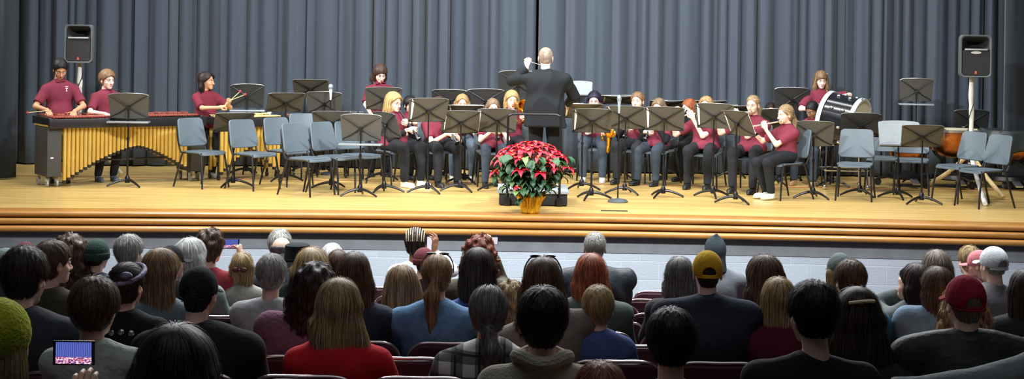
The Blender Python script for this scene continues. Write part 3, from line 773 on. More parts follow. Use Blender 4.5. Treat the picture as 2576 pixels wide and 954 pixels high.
def make_stand(label,loc,rz,desk_z,tilt,spin=0.,shelf=False,group='music stands on the stage',w=.50,base_rot=0.,h=.315,paper=0,desk=None,pl=''):
    """desk_z: height of the desk centre over the floor; back of the desk looks to -Y"""
    t=empty('music_stand',loc,rz,label,'music stand',group)
    b=MB()
    for k in range(3):
        a=math.radians(90+120*k+base_rot); c,s=math.cos(a),math.sin(a)
        pts=[(0.01*c,.01*s,.085),(.08*c,.08*s,.078),(.17*c,.17*s,.05),(.25*c,.25*s,.012)]
        b.tube(subdiv_curve(pts,4),[.019-.0006*i for i in range(13)],8)
    b.lathe([(.001,.05),(.03,.05),(.03,.11),(.018,.14),(.001,.14)],16)
    b.build('base',BLK,t)
    zt=desk_z-.03
    MB().tube([(0,0,.12),(0,0,min(.62,zt*.62))],.0125,12).build('pole',BLK,t)
    MB().tube([(0,0,min(.6,zt*.6)),(0,0,zt)],.009,12).lathe([(.001,-.012),(.018,-.012),(.018,.02),(.001,.02)],12,(0,0,min(.62,zt*.62))).build('upper_pole',BLK,t)
    T=Matrix.Rotation(math.radians(tilt),4,'X'); T=Matrix.Rotation(spin,4,'Z')@T; O=Matrix.Translation((0,0,desk_z))@T
    D=rplate(w,w*.94,h,.004,.02,.02,None,(0,.02,-h/2),arch=.022); D.v=[tuple(O@Vector(v)) for v in D.v]; dk=D.build('desk',desk or DESK,t)
    r=MB(); 
    for sx in(-1,1):
        for sz in(-1,1): r.tube([(0,.008,0),(sx*w*.22,.011,sz*h*.24),(sx*w*.455,.031,sz*h*.44)],[.008,.006,.004],6)
    r.lathe([(.001,-.02),(.022,-.02),(.026,0),(.022,.02),(.001,.02)],12,(0,0,0),Matrix.Rotation(math.pi/2,3,'X'))
    r.v=[tuple(O@Vector(v)) for v in r.v]; r.build('brace',BLK,dk)
    e=MB(); tp=[]
    for i in range(13):
        x=(-1+i/6)*w*.49; tp.append((x,.02+.02*(x/(w/2))**2-.004,h/2+.022*(1-(x/(w/2))**2)-(.012 if i in(0,12) else 0)))
    e.tube(tp,.0042,6); e.v=[tuple(O@Vector(v)) for v in e.v]; e.build('rim',RIM,dk)
    l=MB().box((0,.05,-h/2+.003),(w*.93,.06,.004),bev=.001).box((0,.079,-h/2+.01),(w*.93,.004,.018)); l.v=[tuple(O@Vector(v)) for v in l.v]; l.build('ledge',BLK,dk)
    if shelf:
        l=MB().box((0,-.02,-h/2-.03),(w*1.02,.2,.02),Matrix.Rotation(math.radians(-tilt),3,'X'),bev=.004); l.v=[tuple(O@Vector(v)) for v in l.v]; l.build('shelf',mat('shelf_pale_grey',hx(150,158,164),.35,metal=.3),t)
    if paper:
        for k in range(paper):
            pw=.215; q=MB().box((-.115+.23*k+.01*paper,.034-.0+.004*k,.02),(pw,.003,.29),Matrix.Rotation(math.radians(2*k-1),3,'Y')); q.v=[tuple(O@Vector(v)) for v in q.v]
            sm=q.build('sheet_music',PAPER); sm.location=loc; sm.rotation_euler=(0,0,rz); tag(sm,(('left ','right ')[k]*(paper>1))+'white music sheet on the '+pl,'sheet music','music sheets on the stands')
    return t
def place_stand(px,by,dz,label,rz=0.,tilt=24,base_rot=None,**k):
    p=FL(px,by); 
    # dz = image y of the desk centre
    z=CAMZ-0; top=P(px,dz,p.y).z-ST
    return make_stand(label,p,rz,top,tilt,base_rot=R_.uniform(-40,40) if base_rot is None else base_rot,**k)
# ---------------------------------------------------------------- stage furniture: stands
ST_LIST=[ # px, base y, desk y, rz deg, tilt, label, kw
 (320,470,270,4,16,'music stand in front of the long marimba, nearest the two boys',dict(shelf=1)),
 (619,440,244,3,14,'music stand behind the chairs with a pale shelf, right of the mallet girl',dict(desk=DDK,shelf=1,spin=.12,w=.46)),
 (586,470,312,22,42,'steeply tipped music stand between the two leftmost grey chairs',{}),
 (778,432,226,4,40,'high music stand farthest back of the group left of the boy with the fringe',{}),
 (716,456,262,20,40,'tipped music stand over the right end of the small keyboard',{}),
 (813,437,262,-4,20,'broad upright music stand above the grey chairs, left of the front left stand',{}),
 (833,476,312,0,30,'low music stand partly hidden by the broad front left stand',{}),
 (905,494,324,-3,12,'broad front music stand with a pale shelf, left of the blond clarinet player',dict(shelf=1)),
 (966,485,317,-52,22,'music stand turned sideways between the front left stand and the clarinet player',{}),
 (962,452,251,4,24,'music stand in front of the standing player with chin length brown hair',{}),
 (1075,486,281,14,26,'tall music stand right of the blond clarinet player',dict(paper=1,pl='stand right of the blond clarinet player')),
 (1157,482,311,10,30,'music stand in the front row left of the potted plant',dict(paper=2,pl='front row stand left of the plant')),
 (1248,480,307,-2,24,'music stand just left of the podium rail',{}),
 (1128,446,257,-6,18,'dark music stand behind the long haired blond girl',dict(desk=DDK)),
 (1219,446,256,3,12,'dark wide music stand behind the small light haired girl',dict(w=.52,desk=DDK)),
 (1168,462,288,0,52,'flat tipped music stand in front of the long haired blond girl',dict(paper=2,pl='flat stand before the long haired blond girl')),
 (1300,440,214,2,8,'big dark music stand high at the back left of the conductor',dict(w=.56,h=.36,desk=DDK)),
 (1487,502,308,2,28,'front music stand right of the podium beside the microphone',dict(paper=1,pl='front stand right of the podium')),
 (1463,478,284,2,54,'music stand in second row just right of the conductor',dict(paper=1,pl='second row stand right of the conductor')),
 (1571,489,300,-14,28,'music stand behind the microphone stand',dict(paper=1,pl='stand behind the microphone')),
 (1668,497,303,-10,26,'music stand in front of the light haired player whose face it hides',dict(paper=1,pl='stand hiding the light haired player')),
 (1793,497,295,-22,20,'music stand hiding the mouth of the blond girl beside the red haired player',dict(paper=1,pl='stand hiding the blond flute player')),
 (1850,512,314,-58,26,'music stand turned sharply sideways before the flute girl with glasses',dict(paper=2,pl='sideways stand before the flute girl with glasses')),
 (1553,446,256,0,68,'flat tipped stand far back between the purple haired player and the boy',dict(paper=2,pl='flat stand far behind the microphone')),
 (1945,466,306,2,20,'small dark music stand between the two flute players',dict(w=.46,desk=DDK)),
 (1990,452,252,-4,14,'dark music stand at the back left of the bass drum girl',dict(desk=DDK)),
 (2045,500,340,-6,18,'music stand in front of the dark haired boy in jeans',{}),
 (2093,470,322,-30,24,'music stand below the bass drum',{}),
 (2163,494,318,-6,22,'dark music stand right of the bass drum behind the grey chair',dict(desk=DDK)),
 (2318,514,347,-5,34,'front music stand nearest the two rightmost grey chairs',{}),
 (2302,458,229,-7,16,'tall music stand with pale shelf standing alone by the curtain',dict(shelf=1,w=.46)),
 (2443,461,308,0,6,'dark folding music stand beside the right speaker pole behind the timpani',dict(desk=DDK)),
 (1675,444,268,0,68,'flat tipped stand far back behind the light haired player',dict(paper=1,pl='flat stand behind the light haired player')),
 (1850,446,280,0,68,'flat tipped stand far back left of the flute girl with glasses',dict(paper=1,pl='flat stand behind the glasses girl')),
 (1780,444,268,0,68,'flat tipped stand far back behind the red haired player',{}),
]
for px,by,dz,rz,ti,lab,kw in ST_LIST: place_stand(px,by,dz,lab,math.radians(rz),ti,**kw)
# two stands turned round so that their lit fronts face the hall
LIT=mat('stand_desk_lit_grey',hx(128,138,142),.45,noise=.05)  # paler copy of the desk colour, with the light on its front painted in
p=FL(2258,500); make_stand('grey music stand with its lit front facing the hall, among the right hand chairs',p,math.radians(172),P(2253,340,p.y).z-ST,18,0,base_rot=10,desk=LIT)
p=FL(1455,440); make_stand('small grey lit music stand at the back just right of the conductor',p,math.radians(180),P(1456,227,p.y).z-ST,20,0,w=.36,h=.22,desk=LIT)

CH=[ # px, floor y under seat centre, rz deg, label
 (513,471,52,'grey orchestra chair farthest left, at the end of the marimba'),
 (642,476,50,'second grey chair from the left in the left group'),
 (727,466,48,'grey chair behind the front left trio, before the keyboards'),
 (780,448,30,'small looking grey chair farthest back in the left group'),
 (778,491,54,'front grey chair of the left group, nearest the stage edge'),
 (848,485,54,'grey chair directly behind and right of the front left chair'),
 (905,480,40,'grey chair mostly hidden behind the broad front left stand'),
 (604,446,40,'grey chair hidden behind the tipped music stand at the left'),
 (860,450,30,'grey chair in back, between the low stand and the broad front stand'),
 (2150,503,-16,'wide facing grey chair right of the boy in jeans'),
 (2218,482,-14,'grey chair behind the grey stand that faces the hall'),
 (2292,488,-14,'grey chair between the stand facing the hall and the front right stand'),
 (2408,508,-60,'grey chair second from the right in front of the copper timpani'),
 (2468,521,-66,'rightmost grey chair beside the covered timpani'),
]
for px,by,rz,lab in CH: make_chair(lab,FL(px,by),math.radians(rz))

# ---------------------------------------------------------------- keyboards
GOLD=mat('resonator_gold',hx(206,172,84),.42,metal=.3,noise=.08,nscale=6); RAIL=mat('marimba_rail_black',hx(28,27,30),.35); ROSE=mat('rosewood_bar',hx(150,74,58),.35,noise=.2,nscale=12,coat=.3); PANEL=mat('marimba_end_panel',hx(58,58,56),.6,bump=.2,bscale=300); CAST=mat('caster_grey',hx(150,150,140),.5)
CREAM=mat('keyboard_bar_cream',hx(226,206,140),.4); SILV=mat('silver_metal',hx(200,204,210),.22,metal=.9); CHROME=mat('chrome_bright',hx(225,228,232),.12,metal=1.)
def keyboard(label,pl,pr,hgt,depth,nb,barm,arch,npipe,panelw=.0,barcol2=None,pipes=True,wl=None):
    v=pr-pl; L=v.length; rz=math.atan2(v.y,v.x); t=empty('marimba' if nb>36 else 'mallet_keyboard',(pl+pr)/2,rz,label,'marimba' if nb>36 else 'keyboard instrument')
    x0,x1=-L/2,L/2
    # naturals in front, accidentals behind
    for row,(yy,n,zz) in enumerate(((-.12,nb,hgt),(.17,int(nb*.7),hgt+.012))):
        for k in range(n):
            u=(k+.5)/n; bl=.40-.2*u if pipes else .26-.08*u; wdt=(x1-x0-.12)/n*.86
            if row and k%7 in(2,6): continue
            mb=MB(); mb.box((x0+.06+(x1-x0-.12)*u,yy+(.0 if not row else .03),zz),(wdt,bl*depth,.018),bev=.003); mb.build('bar',barm,t,smooth=False)
    f=MB(); f.box((0,-depth*.38-.02,hgt-.075),(L,.025,.115),bev=.004); f.box((0,depth*.36,hgt-.06),(L*.96,.025,.075),bev=.004)
    f.box((x0+.02,0,hgt-.05),(.05,depth*.8,.09),bev=.004); f.box((x1-.02,0,hgt-.05),(.05,depth*.6,.09),bev=.004); f.box((0,0,hgt-.05),(L,.03,.04)); f.build('rail',RAIL,t)
    if panelw:
        for s,x in((-1,x0+.09),(1,x1-.09)):
            b=MB().box((x,-.02,(hgt-.1+.1)/2+.02),(panelw,depth*.62,hgt-.22),bev=.012).build('end_panel',PANEL,t)
            MB().box((x,-.02,hgt-.105),(panelw+.01,depth*.63,.02)).build('trim_strip',GOLD,b)
            MB().sphere((x+.03*s,-depth*.31-.022,hgt*.42),(.022,.004,.01),8).build('badge',mat('badge_white',(.8,.8,.8),.4),b)
            for yy in(-.18,.16):
                for dx in(-.06,.06):
                    c=MB().tube([(x+dx-.012,yy,.045),(x+dx+.012,yy,.045)],.045,14).box((x+dx,yy,.09),(.05,.03,.05),bev=.006); c.build('caster',CAST,t)
    else:
        for x in(x0+.1,x1-.1):
            for yy in(-.2,.2):
                MB().tube([(x,yy*depth,hgt-.08),(x,yy*depth,.06)],.018,8).tube([(x-.012,yy*depth,.035),(x+.012,yy*depth,.035)],.035,12).build('leg',RAIL,t)
    if pipes:
        xa,xb=(x0+.2,x1-.22) if panelw else (x0+.08,x1-.08)
        for row,yy in((0,-depth*.30),(1,depth*.2)):
            for k in range(npipe):
                u=(k+.5)/npipe; x=xa+(xb-xa)*u; r=(xb-xa)/npipe*.46
                ln=arch(u)
                if row: ln=min(ln,arch(u)-.03)
                pr_=[(r*.8,-.001),(r,-.001),(r,-ln+.0)]+[(r*math.cos(a),-ln-r*.5*math.sin(a)) for a in(.5,1.,1.5)]
                MB().lathe([(a,b+hgt-.115) for a,b in pr_],14,(x,yy,0)).build('resonator',GOLD,t)
                MB().lathe([(r*1.02,hgt-.115-ln+.025),(r*1.02,hgt-.115-ln),(r*.75,hgt-.115-ln-r*.5),(.001,hgt-.115-ln-r*.5)],14,(x,yy,0)).build('resonator_cap',RAIL,t) if row==0 else None
        MB().box((0,-depth*.30,hgt-.108),(L*.9 if panelw else L*.94,.05,.014)).build('resonator_rail',GOLD,t)
    MB().tube([(x0+.12,.02,.3),(x1-.12,.02,.3)],.014,8).build('crossbar',RAIL,t)
    return t
pl=FL(100,468); pr=FL(492,452)
def arch1(u):   # long at both ends, short in the middle
    return .285+.42*abs((u-.6)/.6)**1.5 if u<.6 else .285+.30*((u-.6)/.4)**1.3
keyboard('long concert marimba with gold resonator pipes in an arch and dark end panels',pl,pr,.86,.8,52,ROSE,arch1,31,panelw=.18)
pl=FL(520,452); pr=FL(700,445)
keyboard('mallet keyboard with cream bars and gold pipes behind the left grey chairs',pl,pr,.83,.75,34,CREAM,lambda u:.3+.35*abs(u-.5)*2,15)
pl=FL(716,440); pr=FL(812,438)
keyboard('small mallet keyboard with reddish bars on black legs beneath the high music stand',pl,pr,.80,.5,25,ROSE,None,0,pipes=False)
pl=FL(850,446); pr=FL(1000,446)
keyboard('silver barred mallet keyboard in front of the player with chin length brown hair',pl,pr,.86,.55,30,SILV,None,0,pipes=False)
# white cup on the small keyboard, cymbal-like microphone behind
p=P(679,281,FL(700,445).y); mb=MB().lathe([(.001,0),(.022,0),(.04,.06),(.042,.075),(.038,.075),(.02,.005),(.001,.005)],18).build('paper_cup',mat('cup_white',(.85,.86,.88),.4),None,(p.x,p.y-.05,ST+.845)); tag(mb,'small white cup standing on the cream barred keyboard','cup')
def mic_stand(label,mlabel,base,topz,head_r,body_col,base_r=.12,white=False):
    t=empty('microphone_stand',base,0,label,'microphone stand')
    MB().lathe([(.001,0),(base_r,0),(base_r,.018),(base_r*.8,.034),(.03,.042),(.018,.05),(.001,.05)],28).build('base',mat('mic_base_grey',hx(96,104,108),.45,metal=.4),t)
    MB().tube([(0,0,.04),(0,0,topz-.16)],.009,10).build('pole',BLK,t)
    m=empty('microphone',(base[0],base[1],base[2]+topz),0,mlabel,'microphone')
    MB().lathe([(.001,-.17),(.011,-.165),(.018,-.06),(.022,-.02),(.001,-.02)],16).build('handle',body_col,m)
    MB().lathe([(.001,-.02),(.024,-.02),(head_r,.0),(head_r,.02),(head_r*.8,.04),(.012,.052),(.001,.054)],18).build('grille',mat('mic_grille',hx(150,164,166),.4,metal=.5),m)
    return t
b=FL(1554,509); mic_stand('slim black microphone stand with round grey base at the front, right of the podium','grey microphone upright on the front stand right of the podium',b,P(1557,250,b.y).z-ST,.027,mat('mic_body_grey',hx(150,160,162),.4))
b=FL(829,440); t=mic_stand('thin stand with small white globe at the back, left of the player with fringe','small white globe shaped microphone on the thin stand at the back left',b,P(829,221,b.y).z-ST,.035,mat('mic_white',(.85,.85,.85),.4))

# ---------------------------------------------------------------- loudspeakers
def speaker(label,loc,rz,logo=False,k=1.):
    t=empty('loudspeaker',loc,rz,label,'loudspeaker',None); t.scale=(k,k,k)
    w,h,d=.365,.50,.28; G=mat('speaker_case_grey',hx(88,94,98),.45,noise=.05,bump=.1,bscale=250); K=mat('speaker_black',hx(14,14,15),.6); GR=mat('speaker_grille',hx(40,39,38),.55,metal=.2,bump=.3,bscale=400)
    # case: a rounded frame ring plus body behind
    def rr(w,h,r,y,cz=0):
        o=[]
        for cx,cz_,a0 in((w/2-r,-h/2+r,-90),(w/2-r,h/2-r,0),(-w/2+r,h/2-r,90),(-w/2+r,-h/2+r,180)):
            for i in range(6): a=math.radians(a0+18*i); o.append((cx+r*math.cos(a),y,cz_+r*math.sin(a)+cz))
        return o
    def loft(rings,mb,cap0=False,cap1=False):
        n=len(rings[0]); vs=sum(rings,[]); fs=[]
        for k in range(len(rings)-1):
            for i in range(n): j=(i+1)%n; fs.append((k*n+i,k*n+j,(k+1)*n+j,(k+1)*n+i))
        if cap0: fs.append(tuple(range(n))[::-1])
        if cap1: fs.append(tuple((len(rings)-1)*n+i for i in range(n)))
        mb.add(vs,fs); return mb
    c=loft([rr(w*.86,h*.9,.05,-d/2+.022),rr(w*.9,h*.93,.045,-d/2+.004),rr(w*.97,h*.98,.045,-d/2),rr(w,h,.045,-d/2+.014),rr(w,h,.045,-.02),rr(w*.72,h*.86,.05,d/2)],MB(),False,True); c.build('case',G,t)
    # woofer baffle with grille, horn opening above
    loft([rr(w*.86,h*.60,.03,-d/2+.012,-h*.155),rr(w*.84,h*.58,.03,-d/2+.004,-h*.155)],MB(),False,True).build('grille',GR,t)
    loft([rr(w*.87,h*.32,.03,-d/2+.02,h*.30),rr(w*.62,h*.15,.02,-d/2+.07,h*.27),rr(w*.25,h*.08,.01,-d/2+.16,h*.27)],MB(),False,True).build('horn',K,t)
    MB().box((0,-d/2-.0,h*.155),(w*.72,.03,.022),bev=.008).build('horn_lip',mat('speaker_lip',hx(150,156,158),.35),t)
    MB().box((0,-d/2+.002,-h*.385),(.03,.006,.035),bev=.004,taper=(.5,1)).build('badge',mat('badge_red',hx(214,92,74),.4),t)
    if logo: MB().lathe([(.001,0),(1,0),(1,.004),(.001,.006)],20,(0,-d/2+.004,h*.085),Matrix.Rotation(math.pi/2,3,'X')@Matrix.Diagonal((.06,.016,1))).build('nameplate',mat('badge_cream',hx(206,204,190),.4),t)
    return t
WHT=mat('pole_cover_white',hx(214,212,200),.8,bump=.3,bscale=60)
def pole_stand(label,floor,topz,hub,legs,mats):
    t=empty('speaker_stand',floor,0,label,'speaker stand')
    pts=[(0,0,hub-.1),(.006,0,hub+.5),(-.004,0,topz-.3),(0,0,topz)]
    MB().tube(subdiv_curve(pts,6),[.031+.003*math.sin(i*1.1) for i in range(19)],12).build('pole',WHT,t)
    MB().tube([(.036*math.cos(a*.9),.036*math.sin(a*.9)-.01,hub+.1+(topz-hub-.15)*a/9) for a in [i*.25 for i in range(37)]],.005,6).build('cable',BLK,t)
    MB().lathe([(.001,hub-.09),(.05,hub-.08),(.055,hub),(.04,hub+.06),(.001,hub+.06)],14).build('hub',BLK,t)
    for (dx,dy),m in zip(legs,mats):
        MB().tube([(dx*.06,dy*.06,hub),(dx*.5,dy*.5,hub*.5),(dx,dy,.03)],.028,10).build('leg',m,t)
        MB().tube([(dx*.5,dy*.5,hub*.5),(0,0,hub*.35)],.008,6).build('brace',BLK,t)
    return t
f=FL(197,446); tz=P(197,153,f.y).z-ST
pole_stand('white wrapped speaker pole behind the two marimba boys',f,tz,.75,[(-.45,.35),(.5,.25),(.05,-.5)],[WHT]*3)
speaker('dark loudspeaker on the left pole above the marimba boys',(f.x+.005,f.y,P(198,110,f.y).z),math.radians(2))
f=FL(2440,490); tz=P(2437,188,f.y).z-ST; hub=P(2440,392,f.y).z-ST
WOOD=mat('leg_pale_wood',hx(214,190,140),.6)
q=[FL(2338,470),FL(2478,519),FL(2524,503)]
pole_stand('white wrapped speaker pole with splayed legs among the right hand chairs',f,tz,hub,[((a-f).x,(a-f).y) for a in q],[WOOD,mat('leg_white',(.8,.8,.78),.5),WOOD])
speaker('dark loudspeaker with an oval plate on the right pole',(f.x+.02,f.y,P(2443,141,f.y).z),math.radians(-4),True,1.08)

# ---------------------------------------------------------------- podium, plant, cups
f=FL(1341,519); y0p=f.y
t=empty('conductor_podium',(f.x,y0p+.45,ST),0,'low carpeted podium with black rail, carrying the conductor','podium')
MB().box((0,0,.075),(.78,.86,.13),bev=.006).build('base',mat('podium_black',hx(26,26,28),.7),t)
MB().box((0,0,.155),(.82,.9,.03),bev=.008).build('platform',mat('podium_top_grey',hx(150,160,168),.6,bump=.2,bscale=200),t)
xr=.30; zr=P(1341,288,y0p).z-ST
MB().tube(subdiv_curve([(-xr,-.455,.03),(-xr,-.455,.5),(-xr,-.455,zr-.06),(-xr+.02,-.455,zr-.015),(-xr+.07,-.455,zr),(0,-.455,zr),(xr-.07,-.455,zr),(xr-.02,-.455,zr-.015),(xr,-.455,zr-.06),(xr,-.455,.5),(xr,-.455,.03)],5),.014,10).build('rail',BLK,t)
for s in(-1,1):
    MB().tube([(s*xr,-.455,.17),(s*xr,-.1,.17)],.012,8).box((s*xr,-.46,.05),(.07,.03,.1),bev=.004).build('rail_foot',BLK,t)
POD=(f.x,y0p)
# plant
f=FL(1334,537)
t=empty('potted_poinsettia',f,0,'red poinsettia plant in a crinkled gold foil pot at the front of the podium','plant')
FO=mat('gold_foil',hx(236,196,60),.3,metal=.7,noise=.15,nscale=30,bump=.8,bscale=60)
mb=MB(); vs=[];fs=[]; n=72; zs=[0,.03,.08,.13,.17,.2]
for j,z in enumerate(zs):
    for i in range(n):
        a=2*math.pi*i/n; r=.088+.045*z/.2*(1.0)+ (.012*math.sin(i*1.9)+.008*math.sin(i*.73))*(.3+z*4)+(.02*max(0,(z-.13)/.07))
        vs.append((r*math.cos(a),r*math.sin(a),z+(0 if j<4 else (.05*(math.sin(i*.6)*.5+.5)**2+.02*math.sin(i*1.7))*(j-3)/2)))
for j in range(len(zs)-1):
    for i in range(n): k=(i+1)%n; fs.append((j*n+i,j*n+k,(j+1)*n+k,(j+1)*n+i))
mb.add(vs,fs); o=mb.build('pot_foil',FO,t); md=o.modifiers.new('thickness','SOLIDIFY'); md.thickness=.003
MB().lathe([(.001,.01),(.08,.01),(.1,.15),(.001,.15)],24).build('soil_pot',mat('pot_soil',hx(60,44,34),.9),t)
GREEN=mat('leaf_green',hx(44,84,50),.5,noise=.3,nscale=12); GREEN2=mat('leaf_green_light',hx(104,132,72),.5,noise=.3,nscale=12); RED=mat('bract_red',hx(214,36,58),.5,noise=.25,nscale=20); YB=mat('bud_yellow',hx(200,190,70),.5)
rp=random.Random(3)
def leaf(mb,base,az,el,L,w,droop=.35,roll=0.,lobes=True):
    "pointed leaf, folded along its rib"
    ca,sa=math.cos(az),math.sin(az); vs=[];fs=[]; n=8; p=Vector(base); e=el
    side=Vector((-sa,ca,0))
    prof=[.06,.55,.92,1.,.86,.66,.42,.2,.0]
    if lobes: prof=[.06,.7,.8,1.,.72,.78,.45,.2,.0]
    for i in range(n+1):
        d=Vector((ca*math.cos(e),sa*math.cos(e),math.sin(e))); up=side.cross(d)*-1
        s=side*math.cos(roll)+up*math.sin(roll); hw=w*.5*prof[i]
        vs+= [p-s*hw+up*hw*.25,p,p+s*hw+up*hw*.25]; p=p+d*L/n; e-=droop/n*(1+i*.25)
    for i in range(n):
        a=i*3; fs+=[(a,a+1,a+4,a+3),(a+1,a+2,a+5,a+4)]
    mb.add(vs,fs)
fc=Vector((-.0,0,.50)) # crown centre
stems=MB(); leaves=MB(); leaves2=MB()
heads=[]
for k in range(34):
    # dome of flower heads, denser on top and towards the hall
    u=rp.random(); a=k*2.39996; r=math.sqrt((k+.5)/34)*.40
    x=r*math.cos(a)*1.02-.0; y=r*math.sin(a)*.85; z=.77-.9*(r**2)*1.45+rp.uniform(-.02,.03)
    heads.append((x,y,z))
heads+= [(-.15,-.26,.31),(-.39,-.1,.46),(.40,-.12,.52),(.1,-.3,.47),(-.12,-.3,.5),(.25,-.26,.53)]
for x,y,z in heads:
    stems.tube(subdiv_curve([(x*.1,y*.1,.12),(x*.55,y*.55,z*.55),(x,y,z-.01)],4),.005,6)
    for q in range(5):
        zz=rp.uniform(.5,.9)*z; s=zz/z; leaf(leaves if rp.random()<.8 else leaves2,(x*s,y*s,zz),math.atan2(y,x)+rp.uniform(-1.2,1.2),rp.uniform(-.2,.5),rp.uniform(.12,.17),rp.uniform(.07,.095),1.2,rp.uniform(-.4,.4))
for k in range(84):   # outer skirt of leaves
    a=rp.uniform(0,6.283); z=rp.uniform(.36,.66); r=.13+.25*(z-.3)/.36+rp.uniform(-.04,.03)
    leaf(leaves if rp.random()<.85 else leaves2,(r*math.cos(a),r*math.sin(a)*.9,z),a+rp.uniform(-.5,.5),rp.uniform(-.5,.3),rp.uniform(.13,.18),rp.uniform(.08,.11),1.0,rp.uniform(-.5,.5))
stems.build('stem',mat('stem_green',hx(80,100,50),.6),t); leaves.build('foliage',GREEN,t); leaves2.build('young_foliage',GREEN2,t)
for i,(x,y,z) in enumerate(heads):
    m=MB(); n=rp.randint(8,10); tiltv=math.atan2(y,x); a0=rp.uniform(0,6)
    sc_=.85+rp.random()*.25 if i!=len(heads)-6 else .6
    for q in range(n):
        inner=q>=5; a=a0+q*2*math.pi/5+(.6 if inner else 0)
        out=math.cos(a-tiltv)*math.hypot(x,y)*1.5
        leaf(m,(x,y,z),a,(.15 if not inner else .5)-out*.8,(.13 if not inner else .085)*sc_,(.062 if not inner else .04)*sc_,.7,rp.uniform(-.3,.3),False)
    fl=m.build('red_bract',RED,t)
    b=MB()
    for q in range(4): b.sphere((x+rp.uniform(-.01,.01),y+rp.uniform(-.01,.01),z+.012),.006,6)
    b.build('bud',YB,fl)
o=MB().lathe([(.001,0),(.05,0),(.055,.01),(.055,.13),(.05,.14),(.001,.14)],20).build('plastic_tub',mat('plastic_red_orange',hx(232,84,52),.4),None,FL(1522,426)); tag(o,'red orange plastic tub on the floor under the players right of the podium','tub')
f=FL(1545,532); o=MB().box((0,0,.006),(.30,.035,.012),bev=.004).build('floor_strip',mat('strip_black',hx(60,52,44),.5),None,f); tag(o,'thin dark strip lying on the stage floor near the edge, right of the plant','strip')

# ---------------------------------------------------------------- bass drum
DRUMK=mat('drum_shell_black',hx(20,22,26),.18,coat=.6); HEADM=mat('drum_head_tan',hx(214,206,176),.6)
c=P(2121,304,21.0); t=empty('bass_drum',(c.x,c.y,ST),0,'big black concert bass drum with chrome hoops leaning on its stand before the standing girl','drum')
zc=c.z-ST; R=.335; Lh=.195
Md=Matrix.Translation((0,0,zc))@Matrix.Rotation(math.radians(-34),4,'Z')@Matrix.Rotation(math.radians(90+11),4,'Y')
def dm_(mb): mb.v=[tuple(Md@Vector(v)) for v in mb.v]; return mb
sh_=dm_(MB().lathe([(R-.02,-Lh),(R,-Lh),(R,Lh),(R-.02,Lh)],48)).build('shell',DRUMK,t)
for s in(-1,1):
    dm_(MB().lathe([(R-.02,s*Lh),(R+.018,s*(Lh-.01)),(R+.018,s*(Lh+.05)),(R-.012,s*(Lh+.05)),(R-.02,s*Lh)],48)).build('hoop',mat('hoop_silver',hx(206,211,214),.35,metal=.3),t)
    dm_(MB().lathe([(.001,s*(Lh+.024)),(R-.012,s*(Lh+.024)),(R-.012,s*(Lh+.02)),(.001,s*(Lh+.02))],48)).build('drum_head',HEADM,t)
for k in range(9):
    a=k*math.pi/4.5; x,y=(R+.02)*math.cos(a),(R+.02)*math.sin(a)
    m=MB()
    for s in(-1,1):
        m.sphere((x*.97,y*.97,s*.08),(.02,.02,.028),6); m.tube([(x*1.02,y*1.02,s*(Lh+.05)),(x*1.08,y*1.08,s*(Lh+.06))],.008,6)
    dm_(m).build('lug',CHROME,t)
m=MB()
for sx in(-.28,.28):
    for sy in(-.26,.26): m.tube([(sx,sy,.03),(sx*.9,sy*.75,zc-.25)],.013,8).sphere((sx,sy,.03),.03,8)
m.tube([(-.28,-.26,.25),(.28,-.26,.25)],.012,8).tube([(-.28,.26,.25),(.28,.26,.25)],.012,8).tube([(-.28,-.26,.25),(-.28,.26,.25)],.012,8).tube([(.28,-.26,.25),(.28,.26,.25)],.012,8).tube([(.3,-.2,zc-.28),(.35,-.3,zc-.1),(.25,-.36,zc-.3)],.011,8)
m.build('drum_cradle',CHROME,t)
